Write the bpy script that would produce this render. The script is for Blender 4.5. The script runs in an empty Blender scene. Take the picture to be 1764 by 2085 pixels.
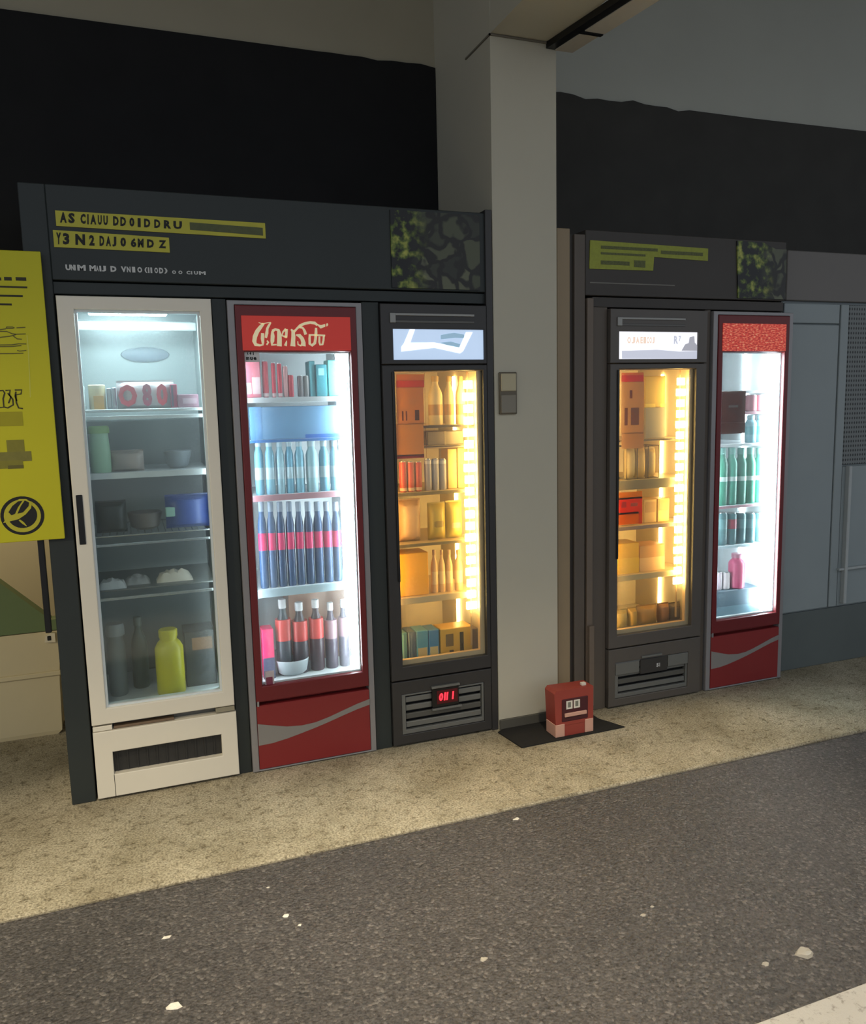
import bpy, bmesh, math, random
from mathutils import Matrix, Vector
random.seed(7)
scene = bpy.context.scene
C = scene.collection

# ------------------------------------------------------------------ camera
YAW, PITCH, ROLL, FPX, CAMY, CAMZ = 0.360751, 0.134090, -0.023687, 1630.58, -3.35936, 1.56996
cyw, syw, cpt, spt, crl, srl = (math.cos(YAW), math.sin(YAW), math.cos(PITCH), math.sin(PITCH), math.cos(ROLL), math.sin(ROLL))
FWD = Vector((syw * cpt, cyw * cpt, -spt))
_r = Vector((cyw, -syw, 0)); _u = _r.cross(FWD)
RGT = _r * crl + _u * srl
UPV = _u * crl - _r * srl
EYE = Vector((0, CAMY, CAMZ))
cam_data = bpy.data.cameras.new('camera')
cam = bpy.data.objects.new('camera', cam_data)
C.objects.link(cam)
cam_data.sensor_fit = 'VERTICAL'; cam_data.sensor_height = 36.0
cam_data.lens = FPX * 36.0 / 2085.0
cam_data.clip_start = 0.05; cam_data.clip_end = 200
M4 = Matrix((RGT, UPV, -FWD)).transposed().to_4x4(); M4.translation = EYE
cam.matrix_world = M4
scene.camera = cam

# ------------------------------------------------------------------ light
world = bpy.data.worlds.new('evening_sky'); scene.world = world
world.use_nodes = True
bg = world.node_tree.nodes['Background']
bg.inputs['Color'].default_value = (0.86, 0.92, 1.0, 1); bg.inputs['Strength'].default_value = 0.60

def spot(name, loc, aim, energy, col, size_deg, blend, radius):
    d = bpy.data.lights.new(name, 'SPOT'); d.energy = energy; d.color = col
    d.spot_size = math.radians(size_deg); d.spot_blend = blend; d.shadow_soft_size = radius
    o = bpy.data.objects.new(name, d); C.objects.link(o); o.location = loc
    o.rotation_euler = (Vector(aim) - Vector(loc)).to_track_quat('-Z', 'Y').to_euler()
    return o
# warm lamps under the canopy edge, over the pavement
spot('canopy_lamp', (-0.7, -2.6, 3.8), (-0.30, -1.65, 0.0), 800, (1.0, 0.84, 0.58), 54, 1.0, 0.15)
spot('canopy_lamp', (1.25, -2.6, 3.8), (1.60, -1.72, 0.0), 640, (1.0, 0.87, 0.66), 56, 1.0, 0.15)
# small fill light added inside the left alcove to brighten its cream wall
al = bpy.data.lights.new('alcove_fill_light', 'POINT'); al.energy = 30; al.color = (1.0, 0.84, 0.58); al.shadow_soft_size = 0.08
alo = bpy.data.objects.new('alcove_fill_light', al); C.objects.link(alo); alo.location = (-1.3, 1.25, 1.9)

# warm fill spot added far to the left, outside the picture
spot('left_fill_spot', (-2.6, -1.9, 1.9), (-0.25, 0.0, 0.75), 100, (1.0, 0.83, 0.52), 52, 1.0, 0.12)

scene.view_settings.view_transform = 'Standard'
scene.view_settings.look = 'None'
scene.view_settings.exposure = 0.0
scene.view_settings.gamma = 1.0
scene.view_settings.use_curve_mapping = False
scene.cycles.max_bounces = 4
scene.cycles.diffuse_bounces = 2
scene.cycles.glossy_bounces = 2
scene.cycles.use_adaptive_sampling = True
scene.cycles.adaptive_threshold = 0.1
scene.cycles.transparent_max_bounces = 8
scene.cycles.caustics_reflective = False
scene.cycles.caustics_refractive = False
scene.cycles.sample_clamp_indirect = 4.0

# ------------------------------------------------------------------ helpers
def A(px, py, Y):
    """where the line of sight through a picture point meets the upright plane at depth Y"""
    d = FWD + RGT * ((px - 882) / FPX) - UPV * ((py - 1042.5) / FPX)
    t = (Y - EYE.y) / d.y
    p = EYE + d * t
    return p.x, p.z
def AX(px, py, Y): return A(px, py, Y)[0]
def AZ(px, py, Y): return A(px, py, Y)[1]
def lin(v):
    v = v / 255.0
    return v / 12.92 if v <= 0.04045 else ((v + 0.055) / 1.055) ** 2.4
def rgb(r, g, b): return (lin(r), lin(g), lin(b), 1.0)

MATS = {}
def mat(name, col, rough=0.5, metal=0.0, spec=0.5, noise=None, bump=None, emit=None, estr=0.0, coat=0.0, trans=0.0):
    if name in MATS: return MATS[name]
    m = bpy.data.materials.new(name); m.use_nodes = True
    nt = m.node_tree; N = nt.nodes; L = nt.links
    b = N['Principled BSDF']
    c = rgb(*col)
    b.inputs['Roughness'].default_value = rough
    b.inputs['Metallic'].default_value = metal
    b.inputs['Specular IOR Level'].default_value = spec
    b.inputs['Coat Weight'].default_value = coat
    b.inputs['Transmission Weight'].default_value = trans
    sc_, am = noise or (9.0, 0.06)
    tc = N.new('ShaderNodeTexCoord')
    nz = N.new('ShaderNodeTexNoise'); nz.inputs['Scale'].default_value = sc_; nz.inputs['Detail'].default_value = 4
    L.new(tc.outputs['Object'], nz.inputs['Vector'])
    mx = N.new('ShaderNodeMix'); mx.data_type = 'RGBA'
    mx.inputs['A'].default_value = tuple(min(1, x * (1 - am)) for x in c[:3]) + (1,)
    mx.inputs['B'].default_value = tuple(min(1, x * (1 + am)) for x in c[:3]) + (1,)
    L.new(nz.outputs['Fac'], mx.inputs['Factor'])
    L.new(mx.outputs['Result'], b.inputs['Base Color'])
    if bump:
        n2 = N.new('ShaderNodeTexNoise'); n2.inputs['Scale'].default_value = bump[0]; n2.inputs['Detail'].default_value = 5
        L.new(tc.outputs['Object'], n2.inputs['Vector'])
        bp = N.new('ShaderNodeBump'); bp.inputs['Strength'].default_value = bump[1]; bp.inputs['Distance'].default_value = 0.004
        L.new(n2.outputs['Fac'], bp.inputs['Height']); L.new(bp.outputs['Normal'], b.inputs['Normal'])
    if emit:
        b.inputs['Emission Color'].default_value = rgb(*emit)
        b.inputs['Emission Strength'].default_value = estr
    MATS[name] = m
    return m

def glass_mat(name, tint=(0.93, 0.97, 0.97), haze=0.03, refl=0.10, hazecol=(0.8, 0.85, 0.85)):
    m = bpy.data.materials.new(name); m.use_nodes = True
    nt = m.node_tree; N = nt.nodes; L = nt.links
    N.remove(N['Principled BSDF'])
    out = N['Material Output']
    tr = N.new('ShaderNodeBsdfTransparent'); tr.inputs['Color'].default_value = tint + (1,)
    gl = N.new('ShaderNodeBsdfGlossy'); gl.inputs['Roughness'].default_value = 0.05
    gl.inputs['Color'].default_value = (0.9, 0.9, 0.9, 1)
    fr = N.new('ShaderNodeLayerWeight'); fr.inputs['Blend'].default_value = 0.5   # facing: same from both sides of the pane
    pw = N.new('ShaderNodeMath'); pw.operation = 'POWER'; pw.inputs[1].default_value = 4.0
    L.new(fr.outputs['Facing'], pw.inputs[0])
    df0 = N.new('ShaderNodeBsdfDiffuse'); df0.inputs['Color'].default_value = hazecol + (1,)
    tl0 = N.new('ShaderNodeBsdfTranslucent'); tl0.inputs['Color'].default_value = hazecol + (1,)
    df = N.new('ShaderNodeMixShader'); df.inputs[0].default_value = 0.7
    L.new(df0.outputs[0], df.inputs[1]); L.new(tl0.outputs[0], df.inputs[2])
    nz = N.new('ShaderNodeTexNoise'); nz.inputs['Scale'].default_value = 3.0
    tc = N.new('ShaderNodeTexCoord'); L.new(tc.outputs['Object'], nz.inputs['Vector'])
    mh = N.new('ShaderNodeMath'); mh.operation = 'MULTIPLY'; mh.inputs[1].default_value = haze * 2
    L.new(nz.outputs['Fac'], mh.inputs[0])
    m1 = N.new('ShaderNodeMixShader'); L.new(mh.outputs[0], m1.inputs[0])
    L.new(tr.outputs[0], m1.inputs[1]); L.new(df.outputs[0], m1.inputs[2])
    mf = N.new('ShaderNodeMath'); mf.operation = 'MULTIPLY_ADD'; mf.inputs[1].default_value = 0.6; mf.inputs[2].default_value = 0.03
    L.new(pw.outputs[0], mf.inputs[0])
    m2 = N.new('ShaderNodeMixShader'); L.new(mf.outputs[0], m2.inputs[0])
    L.new(m1.outputs[0], m2.inputs[1]); L.new(gl.outputs[0], m2.inputs[2])
    L.new(m2.outputs[0], out.inputs['Surface'])
    return m

class B:
    def __init__(s): s.bm = bmesh.new()
    def box(s, x0, x1, y0, y1, z0, z1, bev=0.0, seg=1):
        bm = s.bm
        v = [bm.verts.new(p) for p in ((x0, y0, z0), (x1, y0, z0), (x1, y1, z0), (x0, y1, z0), (x0, y0, z1), (x1, y0, z1), (x1, y1, z1), (x0, y1, z1))]
        fs = [bm.faces.new([v[i] for i in f]) for f in ((0, 3, 2, 1), (4, 5, 6, 7), (0, 1, 5, 4), (1, 2, 6, 5), (2, 3, 7, 6), (3, 0, 4, 7))]
        if bev > 0:
            es = list({e for f in fs for e in f.edges})
            bmesh.ops.bevel(bm, geom=es, offset=bev, segments=seg, affect='EDGES', profile=0.5)
        return s
    def ring(s, o, i, y0, y1, bev=0.0):
        bm = s.bm
        def q(r): return [(r[0], r[2]), (r[1], r[2]), (r[1], r[3]), (r[0], r[3])]
        O, I = q(o), q(i)
        vo0 = [bm.verts.new((x, y0, z)) for x, z in O]; vi0 = [bm.verts.new((x, y0, z)) for x, z in I]
        vo1 = [bm.verts.new((x, y1, z)) for x, z in O]; vi1 = [bm.verts.new((x, y1, z)) for x, z in I]
        fs = []
        for k in range(4):
            j = (k + 1) % 4
            fs.append(bm.faces.new((vo0[k], vo0[j], vi0[j], vi0[k])))
            fs.append(bm.faces.new((vo1[j], vo1[k], vi1[k], vi1[j])))
            fs.append(bm.faces.new((vo0[j], vo0[k], vo1[k], vo1[j])))
            fs.append(bm.faces.new((vi0[k], vi0[j], vi1[j], vi1[k])))
        if bev > 0:
            es = [e for k in range(4) for e in s.bm.edges if set(e.verts) in ({vo0[k], vo0[(k + 1) % 4]}, {vi0[k], vi0[(k + 1) % 4]})]
            bmesh.ops.bevel(bm, geom=es, offset=bev, segments=2, affect='EDGES', profile=0.5)
        return s
    def prism(s, pts, y0, y1):
        bm = s.bm
        a = [bm.verts.new((x, y0, z)) for x, z in pts]; b = [bm.verts.new((x, y1, z)) for x, z in pts]
        bm.faces.new(a); bm.faces.new(b[::-1])
        n = len(pts)
        for k in range(n):
            j = (k + 1) % n
            bm.faces.new((a[j], a[k], b[k], b[j]))
        return s
    def slab(s, pts, z0, z1):
        bm = s.bm
        a = [bm.verts.new((x, y, z0)) for x, y in pts]; b = [bm.verts.new((x, y, z1)) for x, y in pts]
        bm.faces.new(a[::-1]); bm.faces.new(b)
        n = len(pts)
        for k in range(n):
            j = (k + 1) % n
            bm.faces.new((a[k], a[j], b[j], b[k]))
        return s
    def stroke(s, pts, y0, y1):
        """pts: (x, z, width) along a pen stroke lying in an upright plane"""
        bm = s.bm; Lp, Rp = [], []
        n = len(pts)
        for k in range(n):
            x, z, w = pts[k]
            xa, za = pts[max(0, k - 1)][:2]; xb, zb = pts[min(n - 1, k + 1)][:2]
            dx, dz = xb - xa, zb - za; l = math.hypot(dx, dz) or 1
            nx, nz = -dz / l * w / 2, dx / l * w / 2
            Lp.append((x + nx, z + nz)); Rp.append((x - nx, z - nz))
        f = [[bm.verts.new((p[0], y, p[1])) for p in side] for side in (Lp, Rp) for y in (y0, y1)]
        l0, l1, r0, r1 = f
        for k in range(n - 1):
            bm.faces.new((l0[k], r0[k], r0[k + 1], l0[k + 1]))
            bm.faces.new((l1[k + 1], r1[k + 1], r1[k], l1[k]))
            bm.faces.new((l1[k], l0[k], l0[k + 1], l1[k + 1])[::-1])
            bm.faces.new((r0[k], r1[k], r1[k + 1], r0[k + 1])[::-1])
        bm.faces.new((l0[0], l1[0], r1[0], r0[0])); bm.faces.new((l0[-1], r0[-1], r1[-1], l1[-1]))
        return s
    def lathe(s, prof, cx=0, cy=0, n=16):
        bm = s.bm; rows = []
        for r, z in prof:
            rows.append([bm.verts.new((cx + r * math.cos(2 * math.pi * k / n), cy + r * math.sin(2 * math.pi * k / n), z)) for k in range(n)])
        for a, b in zip(rows, rows[1:]):
            for k in range(n):
                j = (k + 1) % n
                bm.faces.new((a[k], a[j], b[j], b[k]))
        bm.faces.new(rows[0][::-1]); bm.faces.new(rows[-1])
        return s
    def tube(s, pts, r, n=6):
        bm = s.bm; rows = []
        P = [Vector(p) for p in pts]
        for k, p in enumerate(P):
            d = (P[min(k + 1, len(P) - 1)] - P[max(k - 1, 0)]).normalized()
            u = d.cross(Vector((0, 0, 1)))
            if u.length < 0.01: u = d.cross(Vector((1, 0, 0)))
            u.normalize(); w = d.cross(u)
            rows.append([bm.verts.new(p + (u * math.cos(2 * math.pi * q / n) + w * math.sin(2 * math.pi * q / n)) * r) for q in range(n)])
        for a, b in zip(rows, rows[1:]):
            for q in range(n):
                j = (q + 1) % n
                bm.faces.new((a[q], a[j], b[j], b[q]))
        bm.faces.new(rows[0][::-1]); bm.faces.new(rows[-1])
        return s
    def pouch(s, x0, x1, y0, y1, z0, z1, nx=8, nz=8, crimp=0.08):
        bm = s.bm; yc = (y0 + y1) / 2; t = (y1 - y0) / 2
        F, K = [], []
        for i in range(nz + 1):
            v = i / nz; a, b = [], []
            for k in range(nx + 1):
                u = k / nx
                w = max(0.0, 1 - abs(2 * u - 1) ** 3) ** 0.6 * max(0.0, 1 - abs(2 * v - 1) ** 4) ** 0.6
                x = x0 + (x1 - x0) * (0.5 + (u - 0.5) * (1 - 0.06 * w)); z = z0 + (z1 - z0) * v
                a.append(bm.verts.new((x, yc - t * w - 0.0012, z))); b.append(bm.verts.new((x, yc + t * w + 0.0012, z)))
            F.append(a); K.append(b)
        for i in range(nz):
            for k in range(nx):
                bm.faces.new((F[i][k], F[i][k + 1], F[i + 1][k + 1], F[i + 1][k]))
                bm.faces.new((K[i][k + 1], K[i][k], K[i + 1][k], K[i + 1][k + 1]))
            bm.faces.new((K[i][0], F[i][0], F[i + 1][0], K[i + 1][0]))
            bm.faces.new((F[i][nx], K[i][nx], K[i + 1][nx], F[i + 1][nx]))
        for k in range(nx):
            bm.faces.new((K[0][k], K[0][k + 1], F[0][k + 1], F[0][k]))
            bm.faces.new((F[nz][k], F[nz][k + 1], K[nz][k + 1], K[nz][k]))
        return s
    def mesh(s, name, m, smooth=False):
        bmesh.ops.recalc_face_normals(s.bm, faces=s.bm.faces[:])
        me = bpy.data.meshes.new(name); s.bm.to_mesh(me); s.bm.free()
        if m: me.materials.append(m)
        if smooth:
            for p in me.polygons: p.use_smooth = True
            try: me.set_sharp_from_angle(angle=math.radians(40))
            except Exception: pass
        return me
    def done(s, name, m, parent=None, smooth=False):
        off = Vector((0, 0, 0)); p = parent
        while p is not None: off += p.location; p = p.parent
        if off.length: bmesh.ops.translate(s.bm, verts=s.bm.verts[:], vec=-off)
        return link(name, s.mesh(name, m, smooth), parent)

def link(name, me, parent=None, loc=(0, 0, 0)):
    o = bpy.data.objects.new(name, me); C.objects.link(o)
    o.parent = parent; o.location = loc
    return o
def tag(o, label, cat, group=None, kind=None):
    if label: o['label'] = label
    if cat: o['category'] = cat
    if group: o['group'] = group
    if kind: o['kind'] = kind
    return o
def thing(name, loc, label, cat, group=None):
    o = bpy.data.objects.new(name, None); C.objects.link(o); o.location = loc
    o.empty_display_size = 0.05
    return tag(o, label, cat, group)
def struct(o, label=None): return tag(o, label, None, None, 'structure')

_glyph = {}
def glyph(ch):
    """outline of one character as a list of vertices and faces in a unit box"""
    if ch not in _glyph:
        cu = bpy.data.curves.new('glyph', 'FONT'); cu.body = ch; cu.size = 1.0; cu.offset = 0.055; cu.resolution_u = 2
        ob = bpy.data.objects.new('glyph', cu); C.objects.link(ob)
        dg = bpy.context.evaluated_depsgraph_get()
        me = bpy.data.meshes.new_from_object(ob.evaluated_get(dg))
        v = [(p.co.x, p.co.y) for p in me.vertices]; f = [list(p.vertices) for p in me.polygons]
        x0 = min(p[0] for p in v); x1 = max(p[0] for p in v); y0 = min(p[1] for p in v); y1 = max(p[1] for p in v)
        v = [((p[0] - x0) / max(1e-6, x1 - x0), (p[1] - y0) / max(1e-6, y1 - y0)) for p in v]
        _glyph[ch] = (v, f)
        C.objects.unlink(ob); bpy.data.objects.remove(ob); bpy.data.curves.remove(cu); bpy.data.meshes.remove(me)
    return _glyph[ch]
def put_glyph(b, ch, x0, x1, z0, z1, y, shear=0.0, drop=0.0):
    v, f = glyph(ch)
    vs = [b.bm.verts.new((x0 + (x1 - x0) * p[0] + shear * (p[1] - 0.5) * (z1 - z0), y, z0 + (z1 - z0) * p[1] + drop * p[0])) for p in v]
    for q in f:
        try: b.bm.faces.new([vs[k] for k in q])
        except ValueError: pass
    return b

# ------------------------------------------------------------------ materials
def ground_material(name, c1, c2, scale, pit, pitcol, bump, rough, speck=None, spec=0.3, big=1.1, pits=None):
    m = bpy.data.materials.new(name); m.use_nodes = True
    nt = m.node_tree; N = nt.nodes; L = nt.links; b = N['Principled BSDF']
    tc = N.new('ShaderNodeTexCoord')
    n1 = N.new('ShaderNodeTexNoise'); n1.inputs['Scale'].default_value = big; n1.inputs['Detail'].default_value = 7; n1.inputs['Roughness'].default_value = 0.62
    n2 = N.new('ShaderNodeTexNoise'); n2.inputs['Scale'].default_value = scale; n2.inputs['Detail'].default_value = 6; n2.inputs['Roughness'].default_value = 0.7
    for n in (n1, n2): L.new(tc.outputs['Object'], n.inputs['Vector'])
    r1 = N.new('ShaderNodeValToRGB'); r1.color_ramp.elements[0].position = 0.32; r1.color_ramp.elements[1].position = 0.70
    r1.color_ramp.elements[0].color = rgb(*c1); r1.color_ramp.elements[1].color = rgb(*c2)
    L.new(n1.outputs['Fac'], r1.inputs['Fac'])
    r2 = N.new('ShaderNodeValToRGB'); r2.color_ramp.elements[0].position = pit[0]; r2.color_ramp.elements[1].position = pit[1]
    r2.color_ramp.elements[0].color = rgb(*pitcol); r2.color_ramp.elements[1].color = (1, 1, 1, 1)
    L.new(n2.outputs['Fac'], r2.inputs['Fac'])
    mx = N.new('ShaderNodeMix'); mx.data_type = 'RGBA'; mx.blend_type = 'MULTIPLY'; mx.inputs['Factor'].default_value = 1.0
    L.new(r1.outputs['Color'], mx.inputs['A']); L.new(r2.outputs['Color'], mx.inputs['B'])
    src = mx.outputs['Result']; hsrc = n2.outputs['Fac']
    if pits:
        n3 = N.new('ShaderNodeTexNoise'); n3.inputs['Scale'].default_value = pits[0]; n3.inputs['Detail'].default_value = 6; n3.inputs['Roughness'].default_value = 0.66
        L.new(tc.outputs['Object'], n3.inputs['Vector'])
        r4 = N.new('ShaderNodeValToRGB'); r4.color_ramp.elements[0].position = pits[1]; r4.color_ramp.elements[1].position = pits[2]
        r4.color_ramp.elements[0].color = rgb(*pits[3]); r4.color_ramp.elements[1].color = (1, 1, 1, 1)
        L.new(n3.outputs['Fac'], r4.inputs['Fac'])
        m4 = N.new('ShaderNodeMix'); m4.data_type = 'RGBA'; m4.blend_type = 'MULTIPLY'; m4.inputs['Factor'].default_value = 1.0
        L.new(src, m4.inputs['A']); L.new(r4.outputs['Color'], m4.inputs['B']); src = m4.outputs['Result']
        hm = N.new('ShaderNodeMath'); hm.operation = 'MULTIPLY_ADD'; hm.inputs[1].default_value = 0.5
        L.new(r4.outputs['Color'], hm.inputs[2]); L.new(n2.outputs['Fac'], hm.inputs[0]); hsrc = hm.outputs[0]
    if speck:
        vo = N.new('ShaderNodeTexVoronoi'); vo.inputs['Scale'].default_value = speck[0]
        L.new(tc.outputs['Object'], vo.inputs['Vector'])
        hs = N.new('ShaderNodeSeparateColor'); L.new(vo.outputs['Color'], hs.inputs['Color'])
        r3 = N.new('ShaderNodeValToRGB'); r3.color_ramp.elements[0].position = speck[1]; r3.color_ramp.elements[1].position = 1.0
        r3.color_ramp.elements[0].color = (0, 0, 0, 1); r3.color_ramp.elements[1].color = rgb(*speck[2])
        L.new(hs.outputs['Red'], r3.inputs['Fac'])
        m3 = N.new('ShaderNodeMix'); m3.data_type = 'RGBA'; m3.blend_type = 'ADD'; m3.inputs['Factor'].default_value = 1.0
        L.new(src, m3.inputs['A']); L.new(r3.outputs['Color'], m3.inputs['B']); src = m3.outputs['Result']
        mh = N.new('ShaderNodeMath'); mh.operation = 'SUBTRACT'; L.new(n2.outputs['Fac'], mh.inputs[0]); L.new(vo.outputs['Distance'], mh.inputs[1])
        hsrc = mh.outputs[0]
    L.new(src, b.inputs['Base Color'])
    bp = N.new('ShaderNodeBump'); bp.inputs['Strength'].default_value = bump; bp.inputs['Distance'].default_value = 0.012
    L.new(hsrc, bp.inputs['Height']); L.new(bp.outputs['Normal'], b.inputs['Normal'])
    b.inputs['Roughness'].default_value = rough; b.inputs['Specular IOR Level'].default_value = spec
    return m

concrete = ground_material('pavement_concrete', (170, 160, 134), (222, 212, 186), 130, (0.28, 0.60), (110, 103, 88), 0.8, 0.9, spec=0.2, big=3.0, pits=(30, 0.26, 0.46, (178, 171, 156)))
asphalt = ground_material('road_asphalt', (84, 80, 78), (106, 101, 98), 70, (0.30, 0.58), (110, 106, 104), 1.0, 0.48, speck=(110, 0.80, (96, 92, 88)), spec=0.7)
kerbmat = ground_material('kerb_cement', (168, 164, 158), (186, 183, 176), 40, (0.25, 0.45), (150, 146, 136), 0.5, 0.8)
wall_cream = mat('painted_wall_beige', (170, 163, 142), 0.8, noise=(3, 0.08), bump=(140, 0.06))
wall_grey = mat('painted_wall_grey', (188, 190, 180), 0.8, noise=(3, 0.06), bump=(140, 0.06))
pillar_mat = mat('pillar_paint', (196, 191, 172), 0.6, noise=(2.5, 0.05), bump=(120, 0.05))
black_paint_b = mat('lighter_black_wall_paint', (67, 66, 63), 0.75, spec=0.2, noise=(5, 0.2), bump=(60, 0.12))  # lighter black than the band left of the pillar
black_paint = mat('black_wall_paint', (31, 31, 32), 0.75, spec=0.2, noise=(5, 0.25), bump=(60, 0.12))
panel_dark = mat('charcoal_panel', (50, 56, 56), 0.45, spec=0.35, noise=(4, 0.1))
jamb_dark2 = mat('brown_grey_jamb', (96, 88, 80), 0.45, spec=0.35, noise=(4, 0.1))
panel_dark2 = mat('brown_charcoal_panel', (66, 62, 58), 0.45, spec=0.35, noise=(4, 0.1))
jamb_brown = mat('brown_jamb', (112, 100, 88), 0.5, noise=(6, 0.08))
tan_post = mat('tan_post', (150, 132, 104), 0.5, noise=(6, 0.08))
grey_panel = mat('grey_steel_panel', (150, 160, 162), 0.45, spec=0.4, noise=(4, 0.06))
grey_light = mat('pale_grey_panel', (112, 108, 104), 0.5, noise=(4, 0.06))
plinth_dark = mat('dark_plinth', (92, 100, 99), 0.6, noise=(5, 0.1))
black_plastic = mat('black_plastic', (16, 17, 19), 0.35, noise=(20, 0.15))
dark_groove = mat('groove_black', (8, 8, 9), 0.8)
white_enamel = mat('cooler_white_enamel', (238, 232, 216), 0.35, coat=0.2, noise=(3, 0.03))
liner_white = mat('cooler_liner_white', (226, 232, 232), 0.45, noise=(4, 0.03))
liner_grey = mat('cooler_liner_grey', (150, 156, 156), 0.4, noise=(4, 0.06))
shelf_white = mat('shelf_white', (225, 230, 232), 0.35, noise=(8, 0.03))
steel = mat('bright_steel', (205, 206, 204), 0.25, metal=0.9, noise=(14, 0.08))
red_frame = mat('dark_red_frame', (112, 30, 34), 0.4, noise=(4, 0.06))
red_bright = mat('red_panel', (136, 40, 42), 0.4, noise=(4, 0.05))
grey_trim = mat('grey_side_trim', (150, 148, 150), 0.35, metal=0.2, noise=(6, 0.05))
swoosh_grey = mat('swoosh_silver', (140, 137, 134), 0.4, noise=(6, 0.04))
cream_ink = mat('cream_lettering', (236, 222, 180), 0.5)
graphite_cooler = mat('graphite_cooler_shell', (90, 85, 80), 0.4, noise=(4, 0.1))
black_cooler = mat('black_cooler_shell', (54, 53, 53), 0.4, noise=(4, 0.1))
warm_liner = mat('warm_cooler_liner', (206, 190, 160), 0.5, noise=(5, 0.05))
grey_metal = mat('grey_vent_metal', (118, 120, 118), 0.4, metal=0.3, noise=(12, 0.08))
lime = mat('lime_sticker', (196, 190, 62), 0.5, noise=(12, 0.12))
lime_sign = mat('lime_board', (206, 200, 24), 0.55, noise=(2, 0.05))
ink = mat('black_ink', (18, 18, 18), 0.6)
ink_soft = mat('olive_ink', (104, 98, 40), 0.6)
lime_dull = mat('lime_faded', (88, 94, 60), 0.6, noise=(60, 0.25))
white_ink = mat('white_ink', (210, 212, 210), 0.6)
glass_clear = glass_mat('door_glass', haze=0.07)
glass_fog = glass_mat('fogged_door_glass', haze=0.09, tint=(0.9, 0.95, 0.95), hazecol=(0.75, 0.82, 0.82))
led_cold = mat('cold_led', (255, 255, 255), 0.5, emit=(236, 248, 255), estr=42.0)
led_top = mat('cooler_ceiling_lamp', (255, 255, 255), 0.5, emit=(222, 246, 252), estr=60.0)
led_warm_fill = mat('warm_led_fill', (255, 240, 200), 0.5, emit=(255, 206, 124), estr=36.0)  # for the strips added to brighten the warm cooler interiors
led_cold_fill = mat('cold_led_fill', (255, 255, 255), 0.5, emit=(232, 246, 255), estr=36.0)  # for the strips added to brighten the red cooler interiors
led_warm = mat('warm_led', (255, 240, 200), 0.5, emit=(255, 208, 120), estr=44.0)
lamp_off = mat('unlit_diffuser', (205, 198, 184), 0.5, noise=(30, 0.05))

# ------------------------------------------------------------------ setting
WY = 0.66
struct(B().box(-9, 12, -0.70, 3.2, -0.25, 0.0, 0.006).done('floor', concrete), 'pale rough concrete pavement in front of the coolers')
struct(B().box(-9, 12, -1.92, -0.70, -0.30, -0.012).done('road_surface', asphalt), 'dark grainy asphalt lane beside the pavement')
struct(B().box(-9, 12, -3.0, -1.92, -0.25, 0.004, 0.01).done('kerb_strip', kerbmat), 'pale cement kerb strip at the near corner')
struct(B().box(-9, 12, -12, -3.0, -0.30, -0.012).done('road_surface', asphalt), 'dark asphalt continuing behind the pale kerb')
# back wall in beige and grey paint, either side of the pillar
struct(B().box(-0.31, 1.75, WY, WY + 0.2, 0, 4.3).done('wall_back', wall_cream), 'dim beige upper wall above the black band')
struct(B().box(-9, -0.31, WY, WY + 0.2, 2.02, 4.3).done('wall_back', wall_cream), 'dim beige wall over the left alcove')
struct(B().box(1.75, 12, WY, WY + 0.2, 0, 4.3).done('wall_back', wall_grey), 'dim grey upper wall right of the pillar')
struct(B().box(-9, -0.30, 2.1, 2.3, 0, 2.6).done('wall_alcove', mat('alcove_paint', (205, 192, 156), 0.8, noise=(2, 0.05))), 'cream wall at the back of the left alcove')
struct(B().box(-0.33, -0.31, WY, 2.1, 0, 2.6).done('wall_alcove', wall_cream), 'side of the left alcove')
struct(B().box(-9, 12, -2.9, 3.0, 4.3, 4.5).done('ceiling', mat('ceiling_paint', (150, 146, 136), 0.8)), 'canopy ceiling over the pavement')
def black_band(name, xa, xb, ztop, waves, label, m=None):
    pts = [(xa, 2.03), (xb, 2.03)]
    n = 60
    top = []
    for k in range(n + 1):
        x = xb + (xa - xb) * k / n
        top.append((x, ztop(x) + waves(x)))
    return struct(B().prism(pts + top, WY - 0.014, WY - 0.001).done(name, m or black_paint), label)
def wavL(x): return 0.012 * math.sin(x * 31) * math.sin(x * 13 + 1) * max(0, (x - 0.95) / 0.6) if x > 0.95 else 0
def wavR(x): return 0.014 * math.sin(x * 21) * math.sin(x * 9 + 2) if x < 3.1 else 0
black_band('trim_1', -3.0, 1.58, lambda x: 3.255, wavL, 'black painted band high on the wall left of the pillar')
black_band('trim_2', 1.92, 6.5, lambda x: 3.205 + (0.012 * max(0, x - 3.6)), wavR, 'black painted band high on the wall right of the pillar', black_paint_b)

# pillar with a sloping haunch and its strip lamp
pl = B().prism([(1.582, 0), (1.906, 0), (1.906, 4.30), (1.582, 4.30)], 0.0, WY - 0.0).done('pillar', pillar_mat)
tag(pl, 'square beige pillar between the two groups of coolers', 'pillar')
struct(B().box(1.584, 1.906, -2.6, -0.001, 3.150, 4.30).done('beam', pillar_mat), 'beige ceiling beam running forward from the pillar')
B().box(1.576, 1.908, -0.006, 0.0, 3.140, 3.1475).done('cap_line', mat('cap_joint_line', (120, 114, 100), 0.7), pl)  # thin brown-grey joint where pillar and beam meet
B().box(1.576, 1.583, -0.006, 0.26, 3.140, 3.1475).done('cap_line', MATS['cap_joint_line'], pl)
B().box(1.584, 1.904, -0.012, 0.0, 0.0, 0.05, 0.002).done('skirting', mat('pillar_skirting', (84, 82, 74), 0.7), pl)
pb = tag(B().box(1.602, 1.690, -0.014, 0.0, 1.515, 1.706, 0.003).done('wall_switch', mat('switch_frame', (104, 96, 80), 0.5)), 'two-plate switch box on the pillar beside the black cooler', 'switch')
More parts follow.
